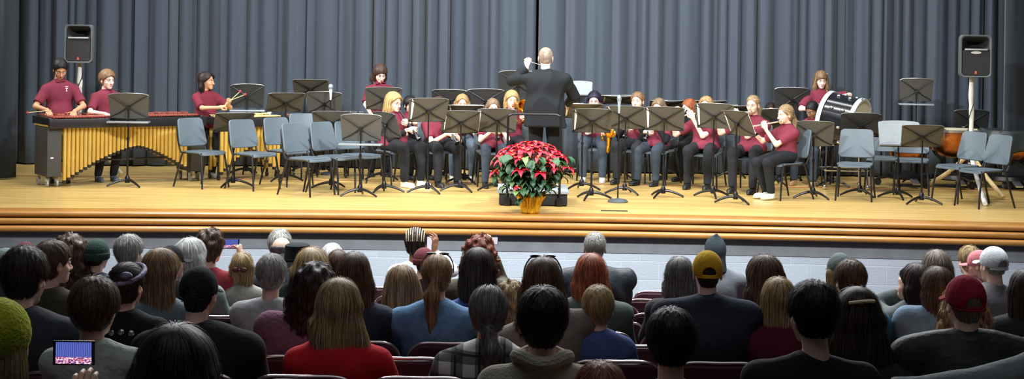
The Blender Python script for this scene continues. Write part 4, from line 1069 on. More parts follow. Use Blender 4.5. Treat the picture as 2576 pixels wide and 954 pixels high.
# ---------------------------------------------------------------- timpani
COP=mat('copper_hammered',hx(222,138,80),.28,metal=1.,noise=.15,nscale=9,bump=.35,bscale=26)
def timpano(label,px,by,r,topy,cover=False):
    f=FL(px,by); zt=P(px,topy,f.y).z-ST; t=empty('timpano',f,0,label,'timpani')
    MB().lathe([(.001,zt-.01-r*.95)]+[(r*math.sin(a)**.8,zt-.02-r*.95*math.cos(a)) for a in [.1+i*(math.pi/2-.1)/12 for i in range(13)]]+[(r,zt)],48).build('copper_bowl',COP,t)
    MB().lathe([(r-.005,zt-.02),(r+.022,zt-.02),(r+.024,zt+.012),(r-.005,zt+.014)],48).build('hoop',SILV,t)
    MB().lathe([(.001,zt+.01),(r,zt+.01),(r,zt+.004)],48).build('drum_head',HEADM,t)
    for k in range(8):
        a=k*math.pi/4+.2; x,y=math.cos(a),math.sin(a)
        MB().tube([((r+.03)*x,(r+.03)*y,zt+.02),((r+.03)*x,(r+.03)*y,zt-.12)],.007,6).box(((r+.03)*x,(r+.03)*y,zt+.025),(.045,.012,.012)).build('tuning_rod',SILV,t)
    m=MB()
    for k in range(4):
        a=k*math.pi/2+.6; x,y=math.cos(a),math.sin(a)
        m.tube(subdiv_curve([((r+.015)*x,(r+.015)*y,zt-.04),((r-.02)*x,(r-.02)*y,zt-.3),(.2*x,.2*y,.34),(.17*x,.17*y,.16)],4),.018,8)
    m.lathe([(.001,.1),(.26,.1),(.3,.12),(.28,.17),(.1,.2),(.001,.2)],24); m.build('frame',BLK,t)
    for k in range(3):
        a=k*2.094-1.2; x,y=math.cos(a),math.sin(a)
        c=MB().tube([(.2*x,.2*y,.13),(.4*x,.4*y,.1)],.02,8).tube([(.4*x-.015*y,.4*y+.015*x,.05),(.4*x+.015*y,.4*y-.015*x,.05)],.05,14); c.build('caster_leg',BLK,t)
    MB().box((0,-.36,.09),(.1,.2,.02),Matrix.Rotation(.3,3,'X'),bev=.004).build('pedal',SILV,t)
    if cover:
        vs=[];fs=[]; n=72; zs=[(.001,.03),(r*.6,.034),(r+.01,.03),(r+.04,.0),(r+.045,-.1),(r+.05,-.2),(r+.05,-.27)]
        for j,(q,z) in enumerate(zs):
            for i in range(n):
                a=2*math.pi*i/n; w=max(0,j-2)/4; vs.append(((q+w*.022*math.sin(i*.9)+w*.012*math.sin(i*2.3))*math.cos(a),(q+w*.022*math.sin(i*.9))*math.sin(a),zt+z+w*.04*math.sin(i*.35+1)))
        for j in range(len(zs)-1):
            for i in range(n): k=(i+1)%n; fs.append((j*n+i,j*n+k,(j+1)*n+k,(j+1)*n+i))
        o=MB().add(vs,fs).build('drum_cover',mat('cover_black_vinyl',hx(42,50,50),.4,bump=.5,bscale=9),None,f); md=o.modifiers.new('thickness','SOLIDIFY'); md.thickness=.004
        tag(o,'black vinyl cover draped over the timpano at the far right','cover')
    return t
timpano('small copper timpano half hidden behind the stand that faces the hall',2284,468,.30,352)
timpano('uncovered copper timpano behind the right speaker pole',2398,470,.37,327)
timpano('copper timpano at the right edge under a black cover',2538,474,.40,333,cover=True)
# dark case on the floor behind the right hand chairs
f=FL(2222,462)
# ---------------------------------------------------------------- the band
from mathutils.bvhtree import BVHTree
MAROON=cloth('polo_maroon',hx(116,44,60),rough=.85,noise=.06); MARD=cloth('polo_maroon_deep',hx(104,34,48),noise=.06); BLACKC=cloth('cloth_black',hx(28,29,32)); DARKJ=cloth('denim_dark',hx(52,62,72),noise=.15); BLKP=cloth('trouser_black',hx(34,36,40))
def emblem(info,dx=.078,t=.80,s=1.):
    bv=BVHTree.FromPolygons([Vector(map(float,v)) for v in info['tv']],[tuple(int(i) for i in f) for f in info['tf']])
    o0=info['p0']+info['u']*info['Lt']*t; mb=MB()
    for cx,cz,w,h in((0,-.012,.009,.036),(0,.008,.03,.009),(0,-.03,.02,.006),(0,.030,.042,.006)):
        q=o0+info['X']*(dx+cx*s)+info['u']*cz*s-info['Y']*.5
        loc,n,_,_=bv.ray_cast(Vector(map(float,q)),Vector(map(float,info['Y'])))
        if loc is None: continue
        M=n.to_track_quat('-Y','Z').to_matrix(); mb.box(loc+n*.002,(w*s,.002,h*s),M)
    if mb.v: mb.build('shirt_emblem',mat('emblem_white',(.75,.76,.8),.7),info['root'],smooth=False)
def polo_collar(info,m=None):
    p1,HD=info['p1'],info['lh']+info['Rh']@np.array([0,.03,-.12]); ax=nrm(HD-p1); S=info['S']
    def f(Q):
        a=cone(Q,p1-ax*.03,p1+ax*.05,.096*S,.076*S); b=cone(Q,p1-ax*.04,p1+ax*.07,.089*S,.069*S)
        t=(Q-p1.astype(np.float32))@ax.astype(np.float32); x=np.abs((Q-p1.astype(np.float32))@info['X'].astype(np.float32)); y=(Q-p1.astype(np.float32))@info['Y'].astype(np.float32)
        d=smax(smax(a,-b,.002),np.abs(t-.012-.25*y)-.03,.004)
        return smax(d,np.where(y<0,(.016+.35*np.clip(t-.0,-.05,.1))-x,-1),.002)
    v=nets(f,p1-.13,p1+.13,.0055); child(info,'collar',v,m or MARD)
def placket(info):
    polo_collar(info)
    bv=BVHTree.FromPolygons([Vector(map(float,v)) for v in info['tv']],[tuple(int(i) for i in f) for f in info['tf']])
    mb=MB()
    for k in range(2):
        q=info['p0']+info['u']*info['Lt']*(.90-.055*k)-info['Y']*.5; loc,n,_,_=bv.ray_cast(Vector(map(float,q)),Vector(map(float,info['Y'])))
        if loc: mb.sphere(loc,(.006,.003,.006),6)
    if mb.v: mb.build('button',mat('button_maroon',hx(70,20,34),.4),info['root'])
def grip(g,fd,pn,back=.085,off=.028): g=np.array(g,float); return g-nrm(fd)*back-nrm(pn)*off
def mus(lab,px,topy,by,yaw,S=.9,hs=.93,st=False,lean=(0,0),z0=0,dpx=None,**k):
    d=FL(px if dpx is None else dpx,by).y
    H=P(px,topy,d); t=k['hair'][1].get('t',.014) if k.get('hair') else 0
    H.z-=(.118+t)*hs
    k.setdefault('topcol',MAROON); k.setdefault('legcol',BLKP); k.setdefault('group','school band players'); k.setdefault('sleeve',.72); k.setdefault('skin','fair'); k.setdefault('hn',450)
    i=person(lab,H,ST+z0,math.radians(yaw),seat=None if st else .45,S=S,hs=hs,lean=lean,**k)
    if k['topcol'] in (MAROON,MARD) and not st: polo_collar(i)
    return i
WOODC=mat('clarinet_black',hx(24,24,28),.3,coat=.3); FLM=mat('flute_silver',hx(222,216,200),.22,metal=.85); BRASS=mat('brass_gold',hx(222,168,60),.22,metal=.95)
def loc2w(info,p): return W(info,p)
def inst(name,label,cat,info,parts):
    "parts: list of (name, MB in person-local coordinates, material)"
    t=empty(name,info['base'],info['yaw'],label,cat)
    for nm,mb,m in parts: mb.build(nm,m,t)
    return t
def flute(info,label,tipv=(-1,-.12,-.1)):
    m0=info['lh']+info['Rh']@np.array([.03,-.118,-.068]); d=nrm(tipv); a=m0+d*-.02; b=m0+d*.6
    mb=MB().tube([a,b],.0098,12).tube([a-d*.012,a],.012,12); k=MB()
    for i in range(11): q=m0+d*(.14+.04*i)+np.array([0,-.0,.011]); k.lathe([(.001,0),(.008,0),(.008,.005),(.001,.006)],10,q)
    k.tube([m0+d*.12+np.array([0,.01,.006]),m0+d*.57+np.array([0,.01,.006])],.0025,6)
    k.lathe([(.001,-.008),(.013,-.008),(.013,.004),(.005,.006)],12,m0+d*.0+np.array([0,-.002,.008]))
    return inst('flute',label,'flute',info,[('tube',mb,FLM),('keys',k,CHROME)])
def clarinet(info,label,tip,frm=(0,-.11,-.075)):
    a=info['lh']+info['Rh']@np.array(frm); b=np.array(tip); d=nrm(b-a); L=np.linalg.norm(b-a)
    mb=MB().tube([a,a+d*.03,a+d*.1,a+d*(L-.1),a+d*(L-.04),b],[.006,.011,.014,.0145,.022,.036],14)
    k=MB(); side=nrm(np.cross(d,[1,0,0]))
    for i in range(16): q=a+d*(.16+(L-.3)*i/15); k.sphere(tuple(q-side*.016),(.007,.006,.007),5)
    for f in(.35,.62,.98): 
        q=a+d*L*f; k.tube([q-d*.004,q+d*.004],.0165 if f<.9 else .036,12)
    k.tube([a+d*.2+np.array([.014,-.006,0]),a+d*(L-.16)+np.array([.014,-.006,0])],.0028,6); k.tube([a+d*.3+np.array([-.014,-.006,0]),a+d*(L-.2)+np.array([-.014,-.006,0])],.0028,6)
    return inst('clarinet',label,'clarinet',info,[('body',mb,WOODC),('keys',k,CHROME)])
def flute_hands(H,S,hs,tip=(-1,-.12,-.1)):
    pass
def mus_flute(lab,flab,px,topy,by,yaw,tip=(-1,-.12,-.1),head=(0,0,0),lean=(0,0),S=.9,hs=.93,**k):
    d=FL(px,by).y; H=P(px,topy,d); H.z-=(.118+k['hair'][1].get('t',.014))*hs
    lh=np.array([-lean[0],-lean[1],H.z-ST]); Rh=rotm(*head); m0=lh+Rh@np.array([.03,-.118,-.068]); dd=nrm(tip)
    fdR,pnR=(.25,-.75,.55),(0.0,-.6,-.75); fdL,pnL=(-.35,-.15,.9),(-.55,.8,.0)
    R=grip(m0+dd*.46,fdR,pnR,.075,.02); L=grip(m0+dd*.2,fdL,pnL,.08,.022)
    info=mus(lab,px,topy,by,yaw,S=S,hs=hs,lean=lean,head=head,hands=[R,L],hdir=[(fdR,pnR),(fdL,pnL)],hcurl=(.75,.7),poles=[(-.5,.3,-.9),(.5,.1,-.9)],**k)
    flute(info,flab,tip); return info
def mus_clar(lab,clab,px,topy,by,yaw,tip,head=(0,.1,0),lean=(0,0),S=.9,hs=.93,**k):
    d=FL(px,by).y; H=P(px,topy,d); H.z-=(.118+k['hair'][1].get('t',.014))*hs
    lh=np.array([-lean[0],-lean[1],H.z-ST]); Rh=rotm(*head); a=lh+Rh@np.array([0,-.11,-.075]); b=np.array(tip,float)
    fdL,pnL=(-.6,-.55,.15),(-.25,.1,-.1) ; fdR,pnR=(.6,-.55,.15),(.25,.1,-.1)
    fdR,pnR=(.75,-.45,.1),(.3,.85,-.2); fdL,pnL=(-.75,-.45,.1),(-.3,.85,-.2)
    R=grip(a+(b-a)*.66,fdR,pnR,.07,-.0); L=grip(a+(b-a)*.4,fdL,pnL,.07,-.0)
    info=mus(lab,px,topy,by,yaw,S=S,hs=hs,lean=lean,head=head,hands=[R,L],hdir=[(fdR,pnR),(fdL,pnL)],hcurl=(.9,.9),poles=[(-.6,.4,-.8),(.6,.4,-.8)],**k)
    clarinet(info,clab,tip); return info
def mallets(info,hands,label,tips,head=(40,40,44)):
    for i,(h,tp) in enumerate(zip(hands,tips)):
        if tp is None: continue
        h=np.array(h,float); tp=np.array(tp,float); d=nrm(tp-h)
        inst('mallet',label[i],'mallet',info,[('shaft',MB().tube([h-d*.05,tp],.0045,8),mat('mallet_birch',hx(222,196,140),.5)),('mallet_head',MB().sphere(tuple(tp),(.018,.018,.018),8),mat('mallet_yarn',hx(*head),.9))])
def chair_for(info,label,dy=.0):
    b=info['base']; f=Matrix.Rotation(info['yaw'],3,'Z')@Vector((0,-.03+dy,0)); make_chair(label,(b.x+f.x,b.y+f.y,ST),info['yaw'],'orchestra chairs with players')

# -- percussion, standing
Z=.93
hR,hL=(-.16,-.30,.93),(.17,-.33,.92)
i=mus('person, tall black haired boy in maroon polo looking down at the marimba, leftmost on stage',152,148,459,18,S=.98,hs=1.0,st=True,w=1.02,skin='tan',head=(.15,.5,0),hair=('short',dict(t=.02,bang=.0)),haircol=('black',hx(34,32,34)),sleeve=.8,hem=.14,hands=[hR,hL],hdir=[((.3,-.8,-.45),(.2,-.2,-.9)),((-.3,-.8,-.45),(-.2,-.2,-.9))],hcurl=(1.1,1.1),poles=[(-.8,.5,-.3),(.8,.5,-.3)],shoe='shoe_black')
emblem(i); placket(i); mallets(i,[(-.15,-.37,.93),(.15,-.40,.92)],['mallet in the right hand of the tall black haired boy','mallet in the left hand of the tall black haired boy'],[(-.40,-.62,.915),(.05,-.66,.91)],(150,60,60))
i=mus('person, boy with swept light brown hair in maroon polo behind the marimba',271,174,456,32,S=.9,hs=.98,st=True,skin='pale',head=(.25,.1,0),hair=('short',dict(t=.026,bang=.01)),haircol=('sandy',hx(150,118,84)),sleeve=.85,hem=.12,hands=[(-.12,-.30,.88),(.16,-.34,.88)],hdir=[((.5,-.8,-.3),(.2,-.2,-.9)),((-.3,-.8,-.3),(-.2,-.2,-.9))],hcurl=(1.1,1.1),poles=[(-.9,.4,-.3),(.8,.5,-.3)],shoe='shoe_gray')
emblem(i); placket(i)
i=mus('person, girl with long dark wavy hair in maroon shirt holding mallets, looking right',521,180,448,40,S=.86,hs=.95,st=True,skin='tan',head=(.55,.0,0),hair=('long',dict(L=.34,t=.02,fy=-.01,w1=.11,ry=.06,wave=.012,locks=0)),haircol=('dark',hx(46,34,30)),topcol=MARD,sleeve=.9,hem=.1,hands=[(-.02,-.34,.95),(.13,-.30,.99)],hdir=[((.7,-.6,.2),(.4,.1,-.8)),((.1,-.7,.6),(-.8,-.1,-.3))],hcurl=(1.2,1.2),poles=[(-.9,.3,-.4),(.8,.5,-.4)],hn=700,shoe='shoe_white')
mallets(i,[(.06,-.38,.98),(.15,-.36,1.04)],['mallet with dark head raised by the long haired girl','pale mallet in the second hand of the long haired girl'],[(.26,-.42,1.16),(.30,-.48,1.12)])
i=mus('person, standing player with chin length brown hair and fringe in maroon polo',957,161,444,12,S=.86,hs=.98,st=True,skin='fair',head=(.15,.45,0),hair=('bob',dict(L=.13,t=.022,bang=.02,fy=.03,w1=.115,ry=.09)),haircol=('brown',hx(78,58,48)),topcol=MARD,sleeve=.85,hem=.1,hands=[(-.15,-.28,.86),(.10,-.33,.86)],hdir=[((.5,-.8,-.3),(.2,-.2,-.9)),((-.5,-.8,-.3),(-.2,-.2,-.9))],hcurl=(1.,1.),poles=[(-.9,.4,-.3),(.8,.5,-.3)])
emblem(i); placket(i)
i=mus('person, girl with long light brown hair and pink bow leaning on the bass drum',2066,178,452,8,S=.92,hs=.97,st=True,skin='pale',head=(-.12,.25,0),hair=('long',dict(L=.30,t=.016,bang=.02,part=.0,fy=.0,w1=.1,ry=.05,locks=1)),haircol=('lightbrown',hx(150,118,84)),sleeve=.85,hem=.1,hands=[(-.15,-.25,1.0),(.22,-.16,1.17)],hdir=[None or ((.3,-.8,-.3),(.2,-.2,-.9)),((-.65,-.25,-.5),(-.3,-.2,-.8))],hcurl=(.6,.45),poles=[(-.9,.4,-.3),(1.,.2,.1)],hn=600)
bw=MB(); Rh=i['Rh']
for s in(-1,1): bw.sphere((s*.022+.06,.07,.07),(.022,.012,.016),7)
bw.v=[tuple(Rh@np.array(v)+i['lh']) for v in bw.v]; bw.build('hair_bow',mat('bow_pink',hx(214,130,150),.7),i['root'])
# -- conductor
f=Vector((0,POD[1]+.50,0)); d=f.y; H=P(1373,118,d); H.z-=.128*1.05
SUIT=cloth('suit_black',hx(24,27,30),rough=.75,noise=.08,bump=.25,bscale=200)
yc=math.radians(178)
base=Vector((H.x,H.y,ST+.17))
def to_local(base,yaw,w): q=Matrix.Rotation(-yaw,3,'Z')@(Vector(w)-Vector(base)); return np.array(q)
hl=to_local(base,yc,P(1326,170,d+.22)); hr=to_local(base,yc,P(1425,262,d+.32))
i=person('person, conductor in black suit seen from behind, hand raised with baton',H,ST+.17,yc,seat=None,S=.97,w=1.42,hs=1.05,skin='fair',head=(0,-.02,0),hair=('buzz',dict(t=.003,lift=.003)),haircol=('greyblond',hx(176,158,138)),top='suit_jacket',topcol=SUIT,jacket=.02,sleeve=1.93,hem=.17,collar=.30,legcol=cloth('suit_trousers',hx(26,27,30)),hands=[hr,hl],hdir=[((.2,-.9,-.2),(.5,0,-.8)),((-.05,-.15,1.),(-.35,-.9,.0))],hcurl=(.8,1.15),poles=[(-1,.3,-.5),(1,.2,-.9)],shoulders=1.0,hh=.011,amp=.011,hn=900,hsw=.002)
w0=np.array(i['wr'][1]); inst('baton','thin white baton in the raised hand of the conductor','baton',i,[('shaft',MB().tube([tuple(w0+np.array([.03,-.06,.09])),tuple(w0+np.array([-.16,-.10,.03]))],[.004,.002],8),mat('baton_white',(.85,.85,.85),.4)),('handle',MB().sphere(tuple(w0+np.array([.03,-.06,.09])),(.012,.012,.012),8),mat('cork',hx(190,150,100),.7))])

# -- seated players, left of the podium
kL=dict(S=.98,hs=1.0)
i=mus_clar('person, blond clarinet player with glasses in maroon and black, leftmost of the seated players','clarinet of the blond player with glasses',992,231,464,42,(.07,-.44,.60),w=1.22,skin='fair',hair=('bob',dict(L=.15,t=.024,fy=.02,w1=.12,ry=.085)),haircol=('blond',hx(206,178,118)),topcol=MAROON,sleeve=.3,hem=.16,bust=.5,S=.98,hs=1.0,head=(.1,.12,0),legcol=BLKP,shoe='shoe_white',hn=700,belly=.03)
glasses(i); chair_for(i,'orchestra chair under the blond clarinet player with glasses')
# black sleeves of the undershirt
def sleeves(i,m,g=.012):
    def f(Q):
        d=None
        for s in(-1,1):
            a=smin(cone(Q,i['sh'][s],i['el'][s],.05,.043),cone(Q,i['el'][s],i['wr'][s]+(i['el'][s]-i['wr'][s])*.08,.044,.034),.02)
            n=nrm(i['wr'][s]-i['el'][s]).astype(np.float32); a=smax(a,(Q-(i['wr'][s]+(i['el'][s]-i['wr'][s])*.08).astype(np.float32))@n,.005)
            d=a if d is None else np.minimum(d,a)
        return d+fold(Q,.004,3,30)
    p=np.array([*i['sh'].values(),*i['el'].values(),*i['wr'].values()]); return child(i,'undershirt_sleeves',nets(f,p.min(0)-.08,p.max(0)+.08,.011),m)
sleeves(i,BLACKC)
i=mus_clar('person, dark haired player half hidden behind the blond clarinet player','clarinet of the dark haired player behind the blond one',1033,241,446,24,(.05,-.42,.58),skin='fair',hair=('short',dict(t=.022,bang=.01)),haircol=('black',hx(40,36,36)),S=.9,hs=.95); chair_for(i,'orchestra chair under the dark haired player behind the blond clarinetist')
i=mus_clar('person, player whose face is hidden by the tall stand, hands on a clarinet','clarinet held low over the knees, right of the tall stand',1106,243,464,22,(.10,-.46,.56),skin='fair',hair=('short',dict(t=.02)),haircol=('brown',hx(96,76,60)),S=.95,hs=.97,head=(0,.25,0),w=1.1,lean=(0,.04)); emblem(i); chair_for(i,'orchestra chair under the player hidden by the tall stand')
i=mus_clar('person, girl with long straight blond hair facing the hall','clarinet of the girl with long straight blond hair',1163,237,448,4,(.02,-.38,.62),skin='fair',hair=('long',dict(L=.24,t=.018,fy=.01,w1=.115,ry=.06,locks=1)),haircol=('honey',hx(196,160,110)),S=.9,hs=.95,legcol=cloth('jeans_grey',hx(84,98,112),noise=.15),hn=700,shoe='shoe_white',head=(0,.15,0)); chair_for(i,'orchestra chair under the long haired blond girl')
i=mus_clar('person, small girl with light brown hair left of the podium rail','clarinet of the small girl left of the podium rail',1240,248,466,8,(.02,-.36,.62),skin='pale',hair=('long',dict(L=.18,t=.014,fy=.0,w1=.1,ry=.05,locks=0)),haircol=('ash',hx(150,126,100)),S=.84,hs=.92,hem=.1,legcol=cloth('jeans_dark_blue',hx(60,70,82),noise=.15),hn=500,head=(.05,.2,0)); chair_for(i,'orchestra chair under the small girl left of the podium')
i=mus('person, blond player with a golden horn close to the left side of the conductor',1288,227,450,6,S=.9,hs=.96,skin='fair',head=(.05,.12,0),hair=('bob',dict(L=.12,t=.024,fy=.0,w1=.105,ry=.08)),haircol=('blond',hx(206,178,118)),hands=[(-.10,-.34,.92),(.16,-.32,.86)],hdir=[((.6,-.6,.2),(.5,.4,-.3)),((-.4,-.8,.2),(-.5,.5,-.3))],hcurl=(1.,1.),hn=600); chair_for(i,'orchestra chair under the blond horn player')
def horn(i,label):
    m0=i['lh']+i['Rh']@np.array([0,-.118,-.068]); c=m0+np.array([.12,-.18,.02])
    bell=MB(); M=Matrix.Rotation(math.radians(70),3,'X')@Matrix.Rotation(math.radians(20),3,'Z')
    M=Matrix.Rotation(math.radians(25),3,'Z')@Matrix.Rotation(math.radians(98),3,'X')
    bell.lathe([(.012,-.30),(.014,-.2),(.02,-.13),(.034,-.07),(.055,-.03),(.085,0),(.088,.001),(.083,.0),(.05,-.034),(.03,-.075),(.012,-.2)],28,tuple(c),M)
    t=MB(); e=c+np.array(M@Vector((0,0,-.29)))
    t.tube(subdiv_curve([tuple(m0),tuple(m0+np.array([0,-.12,-.01])),tuple(m0+np.array([-.02,-.3,-.04])),tuple(m0+np.array([0,-.36,-.12])),tuple(m0+np.array([.04,-.3,-.2])),tuple(m0+np.array([.1,-.12,-.2])),tuple(m0+np.array([.16,-.06,-.12])),tuple(e)],6),.008,8)
    for k in range(3): t.tube([tuple(m0+np.array([.01,-.17-.035*k,-.20])),tuple(m0+np.array([.01,-.17-.035*k,-.03]))],.012,10)
    t.lathe([(.006,0),(.012,.02),(.014,.022),(.004,.0)],12,tuple(m0),Matrix.Rotation(math.pi/2,3,'X'))
    inst('horn',label,'horn',i,[('bell',bell,BRASS),('tubing',t,BRASS)])
horn(i,'golden brass horn with its bell beside the left sleeve of the conductor')
# -- right of the podium
def sax(i,label):
    m0=i['lh']+i['Rh']@np.array([0,-.118,-.068]); 
    b=MB().tube(subdiv_curve([tuple(m0),tuple(m0+np.array([0,-.09,.02])),tuple(m0+np.array([.03,-.14,-.04])),tuple(m0+np.array([.12,-.2,-.35])),tuple(m0+np.array([.16,-.22,-.52])),tuple(m0+np.array([.19,-.28,-.58])),tuple(m0+np.array([.21,-.34,-.52])),tuple(m0+np.array([.22,-.36,-.40])),tuple(m0+np.array([.225,-.38,-.34])),tuple(m0+np.array([.23,-.40,-.315]))],6),[.006+.0007*k for k in range(40)]+[.036,.038,.04,.042,.044,.047,.050,.054,.058,.062,.066,.07,.074,.078,.08],16,caps=False)
    k=MB()
    for q in range(10): p=m0+np.array([.03,-.14,-.04])+(np.array([.16,-.22,-.52])-np.array([.03,-.14,-.04]))*(.1+.085*q); k.sphere(tuple(p+np.array([0,-.03,.01])),(.013,.006,.013),6)
    k.tube([tuple(m0+np.array([.06,-.19,-.1])),tuple(m0+np.array([.17,-.27,-.5]))],.004,6)
    inst('saxophone',label,'saxophone',i,[('body',b,BRASS),('keys',k,BRASS)])
i=mus('person, player with purple black hair and glasses right of the conductor',1495,229,452,-4,S=.93,hs=.98,w=1.1,skin='pale',head=(-.05,.15,0),hair=('bob',dict(L=.13,t=.022,fy=.0,w1=.11,ry=.08)),haircol=('violet',hx(46,40,62)),legcol=DARKJ,hands=[(.08,-.30,.70),(.10,-.27,.88)],hdir=[((.6,-.6,-.2),(.5,.5,-.3)),((-.3,-.8,.2),(-.5,.5,-.3))],hcurl=(1.,1.),shoe='shoe_white',hn=600); glasses(i); sax(i,'golden saxophone of the player with purple black hair'); chair_for(i,'orchestra chair under the purple haired player')
i=mus_clar('person, boy with short sandy hair blowing a clarinet, right of the microphone','clarinet of the boy with short sandy hair',1604,231,458,-24,(-.02,-.42,.62),skin='fair',hair=('short',dict(t=.014,bang=.0)),haircol=('sandy',hx(150,118,84)),S=.95,hs=1.0,head=(0,-.02,0),lean=(0,-.02)); sleeves(i,BLACKC); chair_for(i,'orchestra chair under the boy with short sandy hair')
i=mus_clar('person, light haired player in black sleeves with the face hidden by a music stand','clarinet of the light haired player with the hidden face',1657,247,462,-28,(-.02,-.40,.60),skin='fair',hair=('bob',dict(L=.10,t=.018,fy=.0)),haircol=('ash',hx(150,126,100)),S=.9,hs=.95,legcol=DARKJ,hem=.05,head=(0,.1,0)); sleeves(i,BLACKC); chair_for(i,'orchestra chair under the light haired player with hidden face')
i=mus('person, player with copper red hair in profile to the left',1733,249,450,-40,S=.92,hs=.97,skin='pale',head=(-.45,.12,0),hair=('bob',dict(L=.10,t=.016,fy=-.01,w1=.085,ry=.07)),haircol=('copper',hx(176,100,58)),topcol=BLACKC,sleeve=1.9,hands=[(-.05,-.28,.80),(.10,-.28,.95)],hn=600); chair_for(i,'orchestra chair under the red haired player')
clarinet(i,'clarinet of the red haired player',(-.03,-.40,.62))
i=mus_flute('person, blond flute player with raised forearm beside the red haired player','flute of the blond girl beside the red haired player',1776,242,470,-20,tip=(-1,-.15,-.2),skin='fair',hair=('long',dict(L=.20,t=.016,fy=.0,w1=.09,ry=.05)),haircol=('honey',hx(196,160,110)),S=.96,hs=.98,hem=.14,w=1.08,hn=600); chair_for(i,'orchestra chair under the blond flute player by the red haired one')
i=mus_flute('person, girl with glasses and tied back blond hair playing the flute','silver flute of the girl with glasses',1894,241,480,-24,skin='fair',hair=('pony',dict(L=.22,t=.008,px=.02)),haircol=('ash2',hx(178,150,112)),S=1.0,hs=.98,hn=700,hem=.08,head=(-.1,.08,0)); glasses(i,mat('frame_clear',hx(150,130,130),.2)); chair_for(i,'orchestra chair under the flute girl with glasses')
i=mus('person, hardly visible player behind the two flute girls',1940,258,448,-10,S=.86,hs=.95,skin='tan',hair=('short',dict(t=.016)),haircol=('dark',hx(46,34,30)),hn=300); chair_for(i,'orchestra chair under the hardly visible player behind the flutes')
i=mus_flute('person, flute girl with braided blond hair seen from the side, rightmost of the front row','flute of the braided girl in the front row',1975,264,500,-58,tip=(-1,-.35,-.22),skin='fair',hair=('pony',dict(L=.26,t=.012,pz=-.02,px=-.02)),haircol=('ash2',hx(178,150,112)),S=.88,hs=.95,hn=800,shoe='shoe_white',head=(-.1,.1,0),feet=[(-.08,-.22,.10),(.06,-.26,.10)]); chair_for(i,'orchestra chair under the braided flute girl in front')
i=mus('person, boy with dark hair and brown skin in maroon looking down to the left',2043,255,462,-26,S=.88,hs=.97,skin='brown',head=(-.25,.45,0),hair=('short',dict(t=.010)),haircol=('black',hx(34,32,34)),legcol=DARKJ,shoe='shoe_tan',hands=[(-.08,-.30,.72),(.10,-.28,.70)],hcurl=(1.,1.)); chair_for(i,'orchestra chair under the dark haired boy looking down')
# ---------------------------------------------------------------- hall chairs
ROW=lambda r: 14.3-.9*r
HB=[1585,1562,1614,1573,1632,1602,1490,1415,1212,1250,1330]
PAD=mat('chair_pad_maroon',hx(66,22,34),.7,noise=.1,nscale=60,bump=.25,bscale=300); TUBE=mat('chair_tube_chrome',hx(190,180,178),.25,metal=.9)
def hall_chair(label,loc):
    t=empty('hall_chair',loc,math.pi,label,'chair','maroon chairs in the hall')
    w=.485
    T=Matrix.Rotation(math.radians(-9),3,'X')
    rplate(w,w-.02,.50,.04,.09,-.02,T,(0,.19,.315)).build('backrest',PAD,t)
    loop=[]; Tz=lambda x,z: Vector((0,.19,.315))+T@Vector((x,-.02*(2*x/w)**2+.004,z))
    for x,z in((-w/2+.004,0),(-w/2,.25),(-w/2,.39),(-w/2+.025,.47),(-w/2+.09,.508),(0,.512),(w/2-.09,.508),(w/2-.025,.47),(w/2,.39),(w/2,.25),(w/2-.004,0)): loop.append(Tz(x,z))
    MB().tube(subdiv_curve(loop,5),.0095,10).build('back_tube',TUBE,t)
    MB().box((0,-.02,.43),(.46,.44,.06),bev=.02).build('seat',PAD,t)
    for s in(-1,1):
        MB().tube([(s*.22,-.2,.40),(s*.235,-.24,.0)],.011,8).build('leg',TUBE,t)
        MB().tube([(s*.235,.185,.33),(s*.232,.2,.2),(s*.235,.27,.0)],.011,8).build('leg',TUBE,t)
    f=MB()
    for s in(-1,1): f.tube([(s*.222,-.2,.395),(s*.232,.19,.395)],.01,8)
    f.build('seat_frame',TUBE,t)
    return t
ORD=['first','second','third','fourth','fifth','sixth','seventh','eighth','ninth','tenth','eleventh','twelfth','thirteenth','fourteenth','fifteenth','sixteenth','seventeenth','eighteenth','nineteenth','twentieth','twenty-first']
seats={}; c0=None
for r in range(11):
    d=ROW(r); pw=.525; xb=P(HB[r],800,d).x; lo=P(0,800,d).x-.1; hi=P(2576,800,d).x+.1
    k0=math.ceil((lo-xb)/pw-.5); xs=[]
    while xb+(k0+.5)*pw<hi: xs.append(xb+(k0+.5)*pw); k0+=1
    for i,x in enumerate(xs):
        y=d+.22; lab='maroon padded hall chair, %s row from the stage, %s from the left edge'%(ORD[r],ORD[i]); z=floor_z(y)
        if c0 is None: c0=hall_chair(lab,(x,y,z)); o=c0
        else: o=copy_tree(c0,(x,y,z),math.pi,lab)
        seats.setdefault(r,[]).append((x,o))
